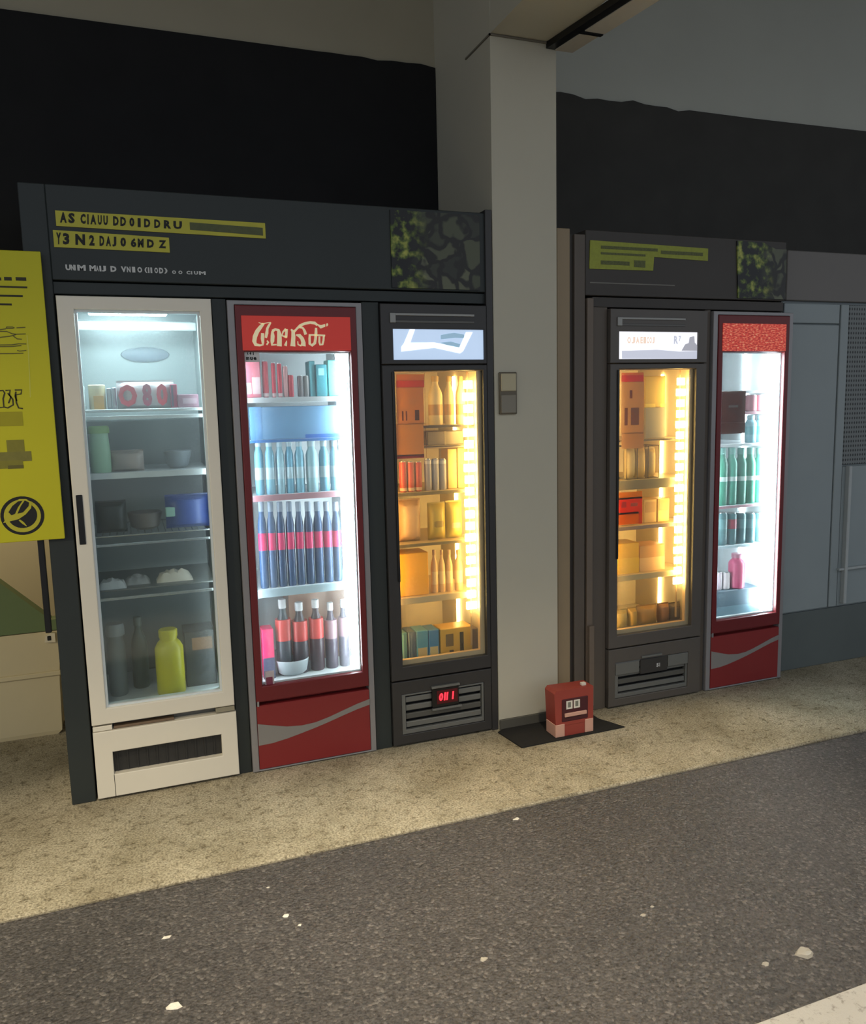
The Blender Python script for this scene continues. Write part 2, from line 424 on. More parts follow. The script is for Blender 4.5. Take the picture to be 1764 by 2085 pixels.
B().box(1.607, 1.684, -0.020, -0.0135, 1.620, 1.700, 0.003).done('plate', mat('switch_cream', (190, 180, 148), 0.45), pb)
B().box(1.607, 1.684, -0.018, -0.0135, 1.520, 1.604, 0.003).done('plate', mat('switch_grey', (136, 130, 116), 0.45), pb)
# strip lamp fixed under the edge of the beam, slightly askew to it
lampo = thing('strip_lamp', (1.93, -0.02, 3.11), 'unlit off-white strip lamp with black rail beside the pillar top', 'lamp')
def lamp_bar(s0, s1, a0, a1, z0, z1, name, m):
    def P(s, a): return (1.855 + 0.14 * s + a, -s)
    B().slab([P(s0, a0), P(s0, a1), P(s1, a1), P(s1, a0)][::-1], z0, z1).done(name, m, lampo)
lamp_bar(0.002, 1.5, 0.000, 0.042, 3.121, 3.149, 'rail', black_plastic)
lamp_bar(0.004, 0.185, 0.043, 0.132, 3.118, 3.148, 'diffuser', lamp_off)
lamp_bar(0.208, 1.5, 0.043, 0.140, 3.118, 3.148, 'diffuser', lamp_off)
lamp_bar(0.187, 0.206, 0.030, 0.136, 3.114, 3.148, 'joint', black_plastic)

# ------------------------------------------------------------------ kiosk surrounds
def photo_print(name, seedv, split):
    """mottled leaves, turning into rounded grey-green stones to the right of split (metres along the panel)"""
    m = bpy.data.materials.new(name); m.use_nodes = True
    nt = m.node_tree; N = nt.nodes; L = nt.links; b = N['Principled BSDF']
    tc = N.new('ShaderNodeTexCoord'); mp = N.new('ShaderNodeMapping'); mp.inputs['Location'].default_value = (seedv, 0, seedv)
    L.new(tc.outputs['Object'], mp.inputs['Vector'])
    dn = N.new('ShaderNodeTexNoise'); dn.inputs['Scale'].default_value = 9; dn.inputs['Detail'].default_value = 2; L.new(mp.outputs[0], dn.inputs['Vector'])
    dm = N.new('ShaderNodeVectorMath'); dm.operation = 'SCALE'; dm.inputs['Scale'].default_value = 0.14; L.new(dn.outputs['Color'], dm.inputs[0])
    ad = N.new('ShaderNodeVectorMath'); L.new(mp.outputs[0], ad.inputs[0]); L.new(dm.outputs[0], ad.inputs[1])
    vo = N.new('ShaderNodeTexVoronoi'); vo.feature = 'DISTANCE_TO_EDGE'; vo.inputs['Scale'].default_value = 11
    vc = N.new('ShaderNodeTexVoronoi'); vc.inputs['Scale'].default_value = 11
    for n in (vo, vc): L.new(ad.outputs[0], n.inputs['Vector'])
    ed = N.new('ShaderNodeValToRGB'); ed.color_ramp.elements[0].position = 0.08; ed.color_ramp.elements[1].position = 0.16
    L.new(vo.outputs['Distance'], ed.inputs['Fac'])
    sepc = N.new('ShaderNodeSeparateColor'); L.new(vc.outputs['Color'], sepc.inputs['Color'])
    st = N.new('ShaderNodeValToRGB'); st.color_ramp.elements[0].color = rgb(44, 47, 44); st.color_ramp.elements[1].color = rgb(112, 116, 92)
    e = st.color_ramp.elements.new(0.6); e.color = rgb(74, 80, 62)
    L.new(sepc.outputs['Red'], st.inputs['Fac'])
    stone = N.new('ShaderNodeMix'); stone.data_type = 'RGBA'; stone.inputs['A'].default_value = rgb(34, 34, 32)
    L.new(ed.outputs['Color'], stone.inputs['Factor']); L.new(st.outputs['Color'], stone.inputs['B'])
    nz = N.new('ShaderNodeTexNoise'); nz.inputs['Scale'].default_value = 24; nz.inputs['Detail'].default_value = 8; L.new(mp.outputs[0], nz.inputs['Vector'])
    lf = N.new('ShaderNodeValToRGB'); cr = lf.color_ramp; cr.elements[0].position = 0.47; cr.elements[0].color = rgb(20, 23, 26)
    cr.elements[1].position = 0.70; cr.elements[1].color = rgb(186, 190, 90)
    e = cr.elements.new(0.56); e.color = rgb(88, 108, 40)
    L.new(nz.outputs['Fac'], lf.inputs['Fac'])
    sx = N.new('ShaderNodeSeparateXYZ'); L.new(tc.outputs['Object'], sx.inputs[0])
    mr = N.new('ShaderNodeMapRange'); mr.inputs['From Min'].default_value = split - 0.05; mr.inputs['From Max'].default_value = split + 0.05
    L.new(sx.outputs['X'], mr.inputs['Value'])
    mx = N.new('ShaderNodeMix'); mx.data_type = 'RGBA'; L.new(mr.outputs[0], mx.inputs['Factor'])
    L.new(lf.outputs['Color'], mx.inputs['A']); L.new(stone.outputs['Result'], mx.inputs['B'])
    L.new(mx.outputs['Result'], b.inputs['Base Color']); b.inputs['Roughness'].default_value = 0.45
    return m

k1 = thing('kiosk_surround', (0.63, 0.0, 0.0), 'charcoal panel surround with lime stickers around the three coolers left of the pillar', 'surround')
FY = 0.014
B().box(-0.312, -0.222, FY, 0.60, 0.0, 2.405, 0.003).done('jamb', panel_dark, k1)
B().box(-0.222, 1.576, FY, 0.60, 2.062, 2.405, 0.003).done('header_panel', panel_dark, k1)
B().box(-0.222, 1.576, FY + 0.008, 0.60, 2.012, 2.057, 0.002).done('header_rail', panel_dark, k1)
B().box(0.350, 0.406, FY + 0.01, 0.60, 0.0, 2.008, 0.002).done('mullion', panel_dark, k1)
B().box(0.970, 1.046, FY + 0.004, 0.60, 0.0, 2.008, 0.002).done('mullion', panel_dark, k1)
B().box(1.548, 1.580, FY - 0.012, 0.60, 0.0, 2.418, 0.002).done('jamb', black_cooler, k1)
B().box(-0.30, 1.57, 0.59, 0.61, 0.0, 2.40).done('back_panel', dark_groove, k1)
gp = B().box(1.108, 1.522, FY - 0.006, FY + 0.001, 2.070, 2.392).done('photo_panel', photo_print('stone_and_foliage_print', 3.1, 0.60), k1)
gp['label'] = 'dark green photo print of foliage and stones'

def strip(parent, x0, x1, z0, z1, z0b, z1b, m, y=FY - 0.004, name='sticker'):
    return B().prism([(x0, z0), (x1, z0b), (x1, z1b), (x0, z1)], y, FY + 0.001).done(name, m, parent)
s1 = strip(k1, -0.193, 0.577, 2.256, 2.311, 2.248, 2.308, lime)
s2 = strip(k1, -0.206, 0.203, 2.180, 2.241, 2.177, 2.233, lime)
def crop_letters(parent, items, y, m, ox, oy, sc, zz):
    for ch, a, b_, t, d in items:
        px0, px1 = ox + a / sc, ox + b_ / sc
        py0, py1 = oy + t / sc, oy + d / sc
        x0, z1 = A(px0, py0, y); x1, z0 = A(px1, py1, y)
        put_glyph(B(), ch, x0, x1, z0, z1, y, 0.06).done('letter', m, parent)
row1 = [('A', 145, 200), ('S', 205, 258), ('C', 293, 336), ('I', 342, 358), ('A', 364, 412), ('U', 418, 452), ('U', 458, 495), ('D', 528, 573), ('D', 580, 626), ('0', 645, 686), ('I', 705, 731), ('D', 751, 800), ('D', 824, 872), ('R', 893, 950), ('U', 962, 1027)]
crop_letters(s1, [(c, a, b_, 112 + (a - 145) * 0.077, 190 + (a - 145) * 0.056) for c, a, b_ in row1], FY - 0.0048, ink, 80, 400, 3.528, 0)
row2 = [('Y', 118, 160), ('3', 166, 220), ('N', 256, 332), ('2', 356, 400), ('D', 430, 470), ('A', 476, 518), ('J', 522, 556), ('0', 580, 626), ('6', 655, 700), ('M', 705, 752), ('D', 772, 826), ('Z', 856, 914)]
crop_letters(s2, [(c, a, b_, 258 + (a - 118) * 0.075, 345 + (a - 118) * 0.038) for c, a, b_ in row2], FY - 0.0048, ink, 80, 400, 3.528, 0)
xg, zg = A(386, 452, FY); xh, zh = A(540, 470, FY)
B().prism([(xg, zg - 0.030), (xh - 0.01, zg - 0.038), (xh - 0.01, zg - 0.008), (xg, zg - 0.002)], FY - 0.0052, FY - 0.0038).done('blank_bar', lime_dull, s1)
bt = B()
for ch, a, b_ in [('U', 190, 226), ('N', 230, 250), ('I', 254, 260), ('M', 275, 332), ('M', 362, 405), ('A', 410, 425), ('I', 434, 444), ('J', 450, 478), ('D', 513, 553), ('V', 588, 625), ('N', 630, 655), ('I', 668, 688), ('O', 706, 738), ('(', 758, 775), ('I', 782, 790), ('I', 800, 810), ('O', 828, 852), ('D', 862, 890), (')', 898, 920), ('O', 955, 982), ('O', 1000, 1028), ('C', 1058, 1085), ('I', 1092, 1098), ('U', 1112, 1140), ('M', 1148, 1195)]:
    hh = 40 if a < 940 else 24
    yb = 530 + (a - 190) * 0.034
    x0, z0 = A(80 + a / 3.528, 400 + yb / 3.528, FY); x1, z1 = A(80 + b_ / 3.528, 400 + (yb - hh) / 3.528, FY)
    put_glyph(bt, ch, x0, x1, z0, z1, FY - 0.0012)
wt = bt.done('white_lettering', white_ink, k1); wt['label'] = 'small line of white lettering'

k2 = thing('kiosk_surround', (2.65, 0.0, 0.0), 'brown charcoal surround with a faded lime sticker around the two coolers right of the pillar', 'surround')
B().box(1.916, 1.986, FY, 0.60, 0.0, 2.362, 0.003).done('tan_post', tan_post, k2)
B().box(1.986, 2.012, FY + 0.02, 0.60, 0.0, 2.34).done('mullion', panel_dark2, k2)
B().box(2.012, 2.070, FY + 0.004, 0.60, 0.0, 2.34, 0.002).done('jamb', jamb_dark2, k2)
B().box(2.078, 2.112, FY - 0.004, 0.60, 0.0, 2.05, 0.002).done('jamb', jamb_brown, k2)
B().box(2.112, 2.198, FY + 0.012, 0.60, 0.0, 2.05, 0.002).done('mullion', jamb_dark2, k2)
B().box(2.070, 3.276, FY, 0.60, 2.062, 2.362, 0.003).done('header_panel', panel_dark2, k2)
B().box(2.112, 3.276, FY + 0.008, 0.60, 2.010, 2.057, 0.002).done('header_rail', panel_dark2, k2)
B().box(2.772, 2.808, FY + 0.01, 0.60, 0.0, 2.008, 0.002).done('mullion', jamb_dark2, k2)
B().box(1.99, 3.33, 0.59, 0.61, 0.0, 2.36).done('back_panel', dark_groove, k2)
B().box(2.082, 2.110, -0.010, FY - 0.004, 0.04, 0.455, 0.002).done('kick_strip', jamb_brown, k2)
s3 = B().prism([(2.088, 2.184), (2.446, 2.187), (2.451, 2.252), (2.772, 2.246), (2.772, 2.306), (2.092, 2.314)], FY - 0.004, FY + 0.001).done('sticker', mat('lime_faded_sticker', (150, 158, 48), 0.5, noise=(70, 0.2)), k2)
for x0, x1, z0, z1 in ((2.15, 2.47, 2.278, 2.292), (2.49, 2.74, 2.268, 2.284), (2.15, 2.40, 2.252, 2.262), (2.15, 2.31, 2.206, 2.224), (2.335, 2.40, 2.200, 2.232)):
    B().box(x0, x1, FY - 0.0052, FY - 0.0038, z0, z1).done('print_line', mat('sticker_print', (92, 98, 52), 0.6, noise=(160, 0.6)), s3)
B().box(2.093, 2.577, FY - 0.001, FY + 0.001, 2.119, 2.124).done('white_line', mat('faint_white_line', (120, 118, 110), 0.5), k2)
gq = B().prism([(2.965, 2.070), (3.274, 2.070), (3.274, 2.322), (3.20, 2.322), (3.12, 2.350), (2.950, 2.352)], FY - 0.006, FY + 0.001).done('photo_panel', photo_print('dark_foliage_print', 7.7, 0.50), k2)
gq['label'] = 'dark photo print of leaves'

# grey panelled wall at the far right
wr = struct(B().box(3.336, 9.0, 0.10, WY, 0.0, 2.33).done('wall_right', grey_panel), 'grey metal panelled wall right of the far red cooler')
B().box(3.340, 9.0, 0.070, 0.102, 2.075, 2.335, 0.004).done('header_panel', grey_light, wr)
B().box(3.340, 3.735, 0.080, 0.102, 1.958, 2.062, 0.003).done('panel', grey_panel, wr)
B().box(3.340, 3.735, 0.080, 0.102, 0.345, 1.950, 0.003).done('panel', grey_panel, wr)
B().box(3.742, 3.800, 0.076, 0.102, 0.345, 2.062, 0.003).done('panel', grey_panel, wr)
def perforated():
    m = bpy.data.materials.new('perforated_steel'); m.use_nodes = True
    nt = m.node_tree; N = nt.nodes; L = nt.links; b = N['Principled BSDF']
    tc = N.new('ShaderNodeTexCoord'); mp = N.new('ShaderNodeMapping'); mp.inputs['Scale'].default_value = (55, 0, 38)
    L.new(tc.outputs['Object'], mp.inputs['Vector'])
    fr = N.new('ShaderNodeVectorMath'); fr.operation = 'FRACTION'; L.new(mp.outputs[0], fr.inputs[0])
    sb = N.new('ShaderNodeVectorMath'); sb.operation = 'SUBTRACT'; sb.inputs[1].default_value = (0.5, 0, 0.5); L.new(fr.outputs[0], sb.inputs[0])
    ln = N.new('ShaderNodeVectorMath'); ln.operation = 'LENGTH'; L.new(sb.outputs[0], ln.inputs[0])
    rp = N.new('ShaderNodeValToRGB'); rp.color_ramp.elements[0].position = 0.24; rp.color_ramp.elements[1].position = 0.32
    rp.color_ramp.elements[0].color = rgb(40, 44, 46); rp.color_ramp.elements[1].color = rgb(116, 122, 122)
    L.new(ln.outputs['Value'], rp.inputs['Fac']); L.new(rp.outputs['Color'], b.inputs['Base Color']); b.inputs['Roughness'].default_value = 0.5
    return m
B().box(3.808, 4.30, 0.082, 0.102, 1.17, 2.062, 0.003).done('perforated_panel', perforated(), wr)
B().box(3.808, 4.30, 0.080, 0.102, 0.345, 1.160, 0.003).done('panel', grey_panel, wr)
B().box(4.31, 8.9, 0.080, 0.102, 0.345, 2.062, 0.003).done('panel', grey_panel, wr)
B().box(3.828, 3.850, 0.050, 0.081, 0.36, 1.165, 0.003).done('post', mat('pale_post', (176, 182, 182), 0.4, noise=(9, 0.05)), wr)
B().box(3.790, 4.30, 0.056, 0.079, 0.560, 0.572).done('cross_rail', MATS['pale_post'], wr)
B().box(3.338, 9.0, 0.088, 0.102, 0.0, 0.335, 0.003).done('plinth', plinth_dark, wr)

# ------------------------------------------------------------------ coolers
def shell(root, x0, x1, z0, z1, outer, liner, yb=0.57):
    t = 0.026
    b = B()
    b.box(x0, x0 + t, 0.05, yb, z0, z1); b.box(x1 - t, x1, 0.05, yb, z0, z1)
    b.box(x0 + t, x1 - t, 0.05, yb, z1 - t, z1); b.box(x0 + t, x1 - t, 0.05, yb, z0, z0 + t); b.box(x0 + t, x1 - t, yb - t, yb, z0 + t, z1 - t)
    b.done('body', outer, root)
    e = 0.004; X0, X1, Z0, Z1, Y1 = x0 + t + 0.0005, x1 - t - 0.0005, z0 + t + 0.0005, z1 - t - 0.0005, yb - t - 0.0005
    b = B()
    b.box(X0, X0 + e, 0.051, Y1, Z0, Z1); b.box(X1 - e, X1, 0.051, Y1, Z0, Z1)
    b.box(X0 + e, X1 - e, 0.051, Y1, Z1 - e, Z1); b.box(X0 + e, X1 - e, 0.051, Y1, Z0, Z0 + e); b.box(X0 + e, X1 - e, Y1 - e, Y1, Z0 + e, Z1 - e)
    b.done('liner', liner, root)
    return X0 + e, X1 - e, Z0 + e, Z1 - e, Y1 - e
def rect_shelf(root, x0, x1, z, y0=0.075, y1=0.50, th=0.012, m=None, railm=None, rail=0.03, wire=False, drop=0.0):
    if not wire:
        s = B().box(x0 + 0.002, x1 - 0.002, y0, y1, z - th, z, 0.002).done('shelf', m or shelf_white, root)
    else:
        b = B()
        b.tube([(x0 + 0.002, y0, z - 0.003), (x1 - 0.002, y0, z - 0.003)], 0.0035)
        b.tube([(x0 + 0.002, y1, z - 0.003), (x1 - 0.002, y1, z - 0.003)], 0.0035)
        n = 18
        for k in range(n + 1):
            x = x0 + 0.006 + (x1 - x0 - 0.012) * k / n
            b.tube([(x, y0, z - 0.002), (x, y1, z - 0.002)], 0.0018, 4)
        s = b.done('shelf', m or steel, root)
    if rail: B().box(x0 + 0.002, x1 - 0.002, y0 - 0.006, y0 - 0.0005, z - rail - drop, z - drop, 0.001).done('price_rail', railm or shelf_white, s)
    return s

# ---- white cooler
w = thing('display_cooler', (0.066, 0.0, 0.0), 'white glass-door cooler, nearly empty, leftmost beside the lime board', 'cooler', 'display coolers')
ix = shell(w, -0.213, 0.345, 0.335, 2.003, white_enamel, liner_grey)
door = B().ring((-0.215, 0.346, 0.322, 2.004), (-0.156, 0.300, 0.388, 1.955), 0.0, 0.044, 0.004).done('door', white_enamel, w)
B().ring((-0.158, 0.302, 0.386, 1.957), (-0.147, 0.291, 0.397, 1.946), 0.012, 0.046).done('gasket', mat('white_gasket', (228, 236, 238), 0.4), door)
B().box(-0.150, 0.294, 0.024, 0.028, 0.394, 1.949).done('glass_pane', glass_fog, door)
B().box(-0.203, -0.180, -0.004, 0.003, 1.060, 1.254, 0.002).done('handle', black_plastic, door)
B().box(-0.213, 0.345, 0.05, 0.57, 0.0, 0.330).done('machine_housing', mat('housing_grey', (120, 118, 112), 0.5), w)
bp = B().ring((-0.214, 0.350, 0.012, 0.292), (-0.146, 0.284, 0.106, 0.202), 0.0, 0.045, 0.003).done('base_panel', white_enamel, w)
B().box(-0.145, 0.283, 0.030, 0.044, 0.107, 0.201).done('vent_grille', mat('dark_grille', (46, 46, 46), 0.5, noise=(30, 0.2)), bp)
for k in range(11):
    x = -0.145 + 0.0385 * k + 0.012
    B().box(x, x + 0.006, 0.0265, 0.030, 0.108, 0.200).done('grille_bar', MATS['dark_grille'], bp)
B().box(-0.1475, -0.1455, -0.0006, 0.002, 0.013, 0.105).done('seam', dark_groove, bp)
B().box(-0.213, -0.140, 0.006, 0.045, 0.294, 0.314, 0.002).done('hinge', white_enamel, w)
B().box(0.268, 0.346, 0.006, 0.045, 0.296, 0.318, 0.002).done('hinge', mat('hinge_olive', (150, 144, 124), 0.5), w)
B().box(-0.135, 0.10, 0.012, 0.045, 0.294, 0.304, 0.001).done('gap_strip', mat('gap_brown', (120, 100, 80), 0.6), w)
B().box(ix[0] + 0.07, ix[1] - 0.13, 0.10, 0.20, ix[3] - 0.018, ix[3] - 0.001, 0.004).done('ceiling_lamp', led_top, w)
B().box(ix[1] - 0.014, ix[1] - 0.002, 0.054, 0.066, 0.40, 1.94, 0.002).done('side_fill_strip', mat('side_fill_led', (255, 255, 255), 0.5, emit=(226, 242, 250), estr=15.0), w)  # added glowing strip, brightens the right inner wall and lower shelves
B().box(ix[0] + 0.002, ix[1] - 0.002, 0.33, 0.345, AZ(280, 672, 0.33), AZ(280, 655, 0.33), 0.004).done('air_baffle', liner_white, w)
fan = B(); fan.lathe([(0.105, 0.0), (0.10, 0.012), (0.08, 0.018), (0.03, 0.02)], 0, 0, 24)
bmesh.ops.rotate(fan.bm, verts=fan.bm.verts[:], cent=(0, 0, 0), matrix=Matrix.Rotation(math.radians(90), 3, 'X'))
bmesh.ops.scale(fan.bm, verts=fan.bm.verts[:], vec=(1, 1, 0.32)); bmesh.ops.translate(fan.bm, verts=fan.bm.verts[:], vec=(0.10, ix[4] - 0.001, AZ(265, 722, 0.53)))
fan.done('fan_cover', mat('fan_cover_shade_grey', (84, 92, 108), 0.5), w, True)  # dark colour stands in for the shade of the oval recess
SY = 0.075
B().box(ix[0] + 0.002, ix[1] - 0.002, 0.056, 0.50, ix[2] + 0.0005, ix[2] + 0.008, 0.002).done('bright_floor_plate', shelf_white, w)  # white plate added so the cabinet floor reads brighter
zs1, zs2, zs3, zs4 = AZ(290, 832, SY), AZ(290, 960, SY), AZ(290, 1086, SY), AZ(290, 1196, SY)
rect_shelf(w, ix[0], ix[1], zs1, rail=0.014, drop=0.026, th=0.012)
rect_shelf(w, ix[0], ix[1], zs2, rail=0.024, th=0.010)
rect_shelf(w, ix[0], ix[1], zs3, th=0.01, rail=0.010, drop=0.034, wire=True, railm=steel)
rect_shelf(w, ix[0], ix[1], zs4, th=0.006, rail=0.012, drop=0.03, m=mat('dull_shelf', (120, 120, 116), 0.35), railm=steel)
WFLOOR = ix[2] + 0.0085
# ---- red coolers
def red_cooler(x0, x1, label, logo, ledw):
    xc = (x0 + x1) / 2
    r = thing('display_cooler', (xc, 0.0, 0.0), label, 'cooler', 'display coolers')
    q = shell(r, x0 + 0.004, x1 - 0.004, 0.345, 1.998, grey_trim, liner_white)
    B().ring((x0, x1, 0.004, 2.002), (x0 + 0.028, x1 - 0.026, 0.012, 1.984), 0.004, 0.05, 0.003).done('side_trim', grey_trim, r)
    d = B().ring((x0 + 0.029, x1 - 0.027, 0.318, 1.983), (x0 + 0.058, x1 - 0.054, 0.386, 1.798), -0.002, 0.044, 0.004).done('door', red_frame, r)
    B().box(x0 + 0.056, x1 - 0.052, 0.020, 0.024, 0.384, 1.800).done('glass_pane', glass_clear, d)
    B().ring((x0 + 0.057, x1 - 0.053, 0.385, 1.799), (x0 + 0.064, x1 - 0.060, 0.394, 1.792), 0.026, 0.045).done('gasket', MATS['white_gasket'], d)
    h = B().box(x0 + 0.052, x1 - 0.054, -0.006, -0.001, 1.803, 1.941, 0.001).done('logo_panel', logo, r)
    B().box(x0 + 0.03, x1 - 0.03, 0.05, 0.57, 0.0, 0.340).done('machine_housing', red_frame, r)
    p = B().box(x0 + 0.029, x1 - 0.027, 0.0, 0.05, 0.014, 0.300, 0.003).done('base_panel', red_bright, r)
    W = x1 - x0 - 0.056; a = x0 + 0.029
    up = [(0.0, 0.222), (0.12, 0.206), (0.25, 0.190), (0.38, 0.184), (0.5, 0.188), (0.62, 0.202), (0.75, 0.222), (0.88, 0.242), (1.0, 0.256)]
    lo = [(0.0, 0.124), (0.12, 0.126), (0.25, 0.136), (0.38, 0.150), (0.5, 0.164), (0.62, 0.180), (0.75, 0.199), (0.88, 0.217), (1.0, 0.230)]
    b = B()
    tu = [b.bm.verts.new((a + u * W, -0.0016, z)) for u, z in up]; tl = [b.bm.verts.new((a + u * W, -0.0016, z)) for u, z in lo]
    tu2 = [b.bm.verts.new((a + u * W, 0.0004, z)) for u, z in up]; tl2 = [b.bm.verts.new((a + u * W, 0.0004, z)) for u, z in lo]
    for k in range(len(up) - 1):
        b.bm.faces.new((tl[k], tl[k + 1], tu[k + 1], tu[k])); b.bm.faces.new((tu[k], tu[k + 1], tu2[k + 1], tu2[k])); b.bm.faces.new((tl2[k], tl2[k + 1], tl[k + 1], tl[k]))
    b.done('swoosh', swoosh_grey, p)
    B().box(x0 + 0.032, x0 + 0.040, -0.003, 0.03, 0.298, 0.322, 0.001).done('hinge_pin', grey_trim, r)
    led = B().box(x1 - 0.064 - ledw, x1 - 0.064, 0.052, 0.066, 0.40, 1.785, 0.002).done('led_strip', led_cold, r)
    B().box(q[0] + 0.001, q[0] + 0.012, 0.054, 0.066, 0.41, 1.78, 0.002).done('led_strip', led_cold_fill, r)  # added fill strip, hidden behind the left door frame
    B().box(q[1] - 0.012, q[1] - 0.001, 0.30, 0.312, 0.41, 1.90, 0.002).done('led_strip', led_cold_fill, r)  # added fill strip, lights the depth behind the bottles
    return r, q, h
red_lit = mat('red_backlit_panel', (196, 60, 50), 0.45, noise=(5, 0.06), emit=(190, 50, 42), estr=0.32)
rc1, q1, hd1 = red_cooler(0.408, 0.966, 'red cooler with cream script logo, between the white cooler and a black one', red_lit, 0.020)

def speckled_red():
    m = bpy.data.materials.new('speckled_red_print'); m.use_nodes = True
    nt = m.node_tree; N = nt.nodes; L = nt.links; b = N['Principled BSDF']
    tc = N.new('ShaderNodeTexCoord'); mp = N.new('ShaderNodeMapping'); mp.inputs['Scale'].default_value = (60, 1, 180)
    L.new(tc.outputs['Object'], mp.inputs['Vector'])
    nz = N.new('ShaderNodeTexNoise'); nz.inputs['Scale'].default_value = 1.0; nz.inputs['Detail'].default_value = 5; L.new(mp.outputs[0], nz.inputs['Vector'])
    rp = N.new('ShaderNodeValToRGB'); cr = rp.color_ramp
    cr.elements[0].position = 0.32; cr.elements[0].color = rgb(150, 40, 44); cr.elements[1].position = 0.72; cr.elements[1].color = rgb(236, 170, 130)
    e = cr.elements.new(0.52); e.color = rgb(204, 70, 56)
    L.new(nz.outputs['Fac'], rp.inputs['Fac']); L.new(rp.outputs['Color'], b.inputs['Base Color'])
    L.new(rp.outputs['Color'], b.inputs['Emission Color']); b.inputs['Emission Strength'].default_value = 0.55; b.inputs['Roughness'].default_value = 0.5
    return m
rc2, q2, hd2 = red_cooler(2.812, 3.330, 'red cooler with speckled red top sign, farthest right beside the grey wall', speckled_red(), 0.050)

# script logo on the near red cooler, drawn with a pen of changing width (points on the sign, metres)
def logo_pts(seq, wid):
    out = []
    for k, p in enumerate(seq):
        x, z = A(490 + p[0] / 7.35, 635 + p[1] / 7.35, -0.006)
        wv = (p[2] if len(p) > 2 else wid) / 7.35 / 490 * 1.25
        out.append((x, z, wv))
    return out
strokes = [
    [(345, 175, 26), (300, 225, 42), (250, 290, 48), (215, 370, 50), (205, 440, 48), (225, 490, 40), (290, 502, 24), (345, 490, 14)],
    [(330, 320, 36), (328, 400, 40), (335, 480, 26)],
    [(455, 160, 12), (425, 200, 26), (400, 250, 28), (392, 320, 36), (378, 390, 26)],
    [(270, 160, 8), (330, 180, 12), (395, 165, 10), (450, 160, 12)],
    [(395, 430, 16), (415, 455, 22), (390, 495, 16)],
    [(475, 290, 24), (480, 360, 46), (475, 440, 44), (470, 495, 26), (540, 490, 14)],
    [(475, 290, 34), (520, 262, 28), (565, 275, 34), (580, 330, 50), (582, 420, 54), (580, 515, 56)],
    [(680, 258, 30), (635, 300, 18), (620, 355, 18), (690, 382, 26)],
    [(690, 258, 28), (685, 320, 30), (680, 385, 30)],
    [(690, 430, 6), (682, 470, 24), (670, 508, 34)],
    [(755, 262, 16), (785, 290, 40), (790, 370, 48), (785, 450, 50), (782, 515, 60)],
    [(800, 300, 26), (840, 255, 24), (890, 205, 30), (960, 175, 32), (1040, 160, 30), (1110, 168, 34), (1150, 200, 26)],
    [(880, 225, 30), (930, 240, 24), (955, 280, 30), (975, 340, 34)],
    [(830, 345, 14), (880, 355, 44), (920, 400, 44), (940, 460, 50), (935, 512, 62)],
    [(855, 440, 10), (860, 490, 16), (910, 510, 18)],
    [(1130, 240, 26), (1128, 320, 34), (1122, 400, 32), (1110, 470, 34), (1070, 500, 34), (1035, 480, 30), (1032, 400, 28), (1035, 350, 24)],
    [(1020, 345, 18), (1130, 348, 20), (1265, 355, 20)],
    [(1180, 370, 20), (1178, 450, 24), (1190, 492, 24), (1225, 488, 26), (1240, 430, 24), (1245, 360, 22)],
    [(1150, 190, 14), (1200, 225, 40), (1255, 205, 34), (1260, 185, 10)],
    [(1290, 175, 22), (1298, 195, 22), (1285, 215, 12)],
]
for s in strokes:
    B().stroke(logo_pts(s, 30), -0.0082, -0.0055).done('script_stroke', mat('cream_lettering_lit', (236, 224, 184), 0.5, emit=(230, 214, 170), estr=0.35), hd1)

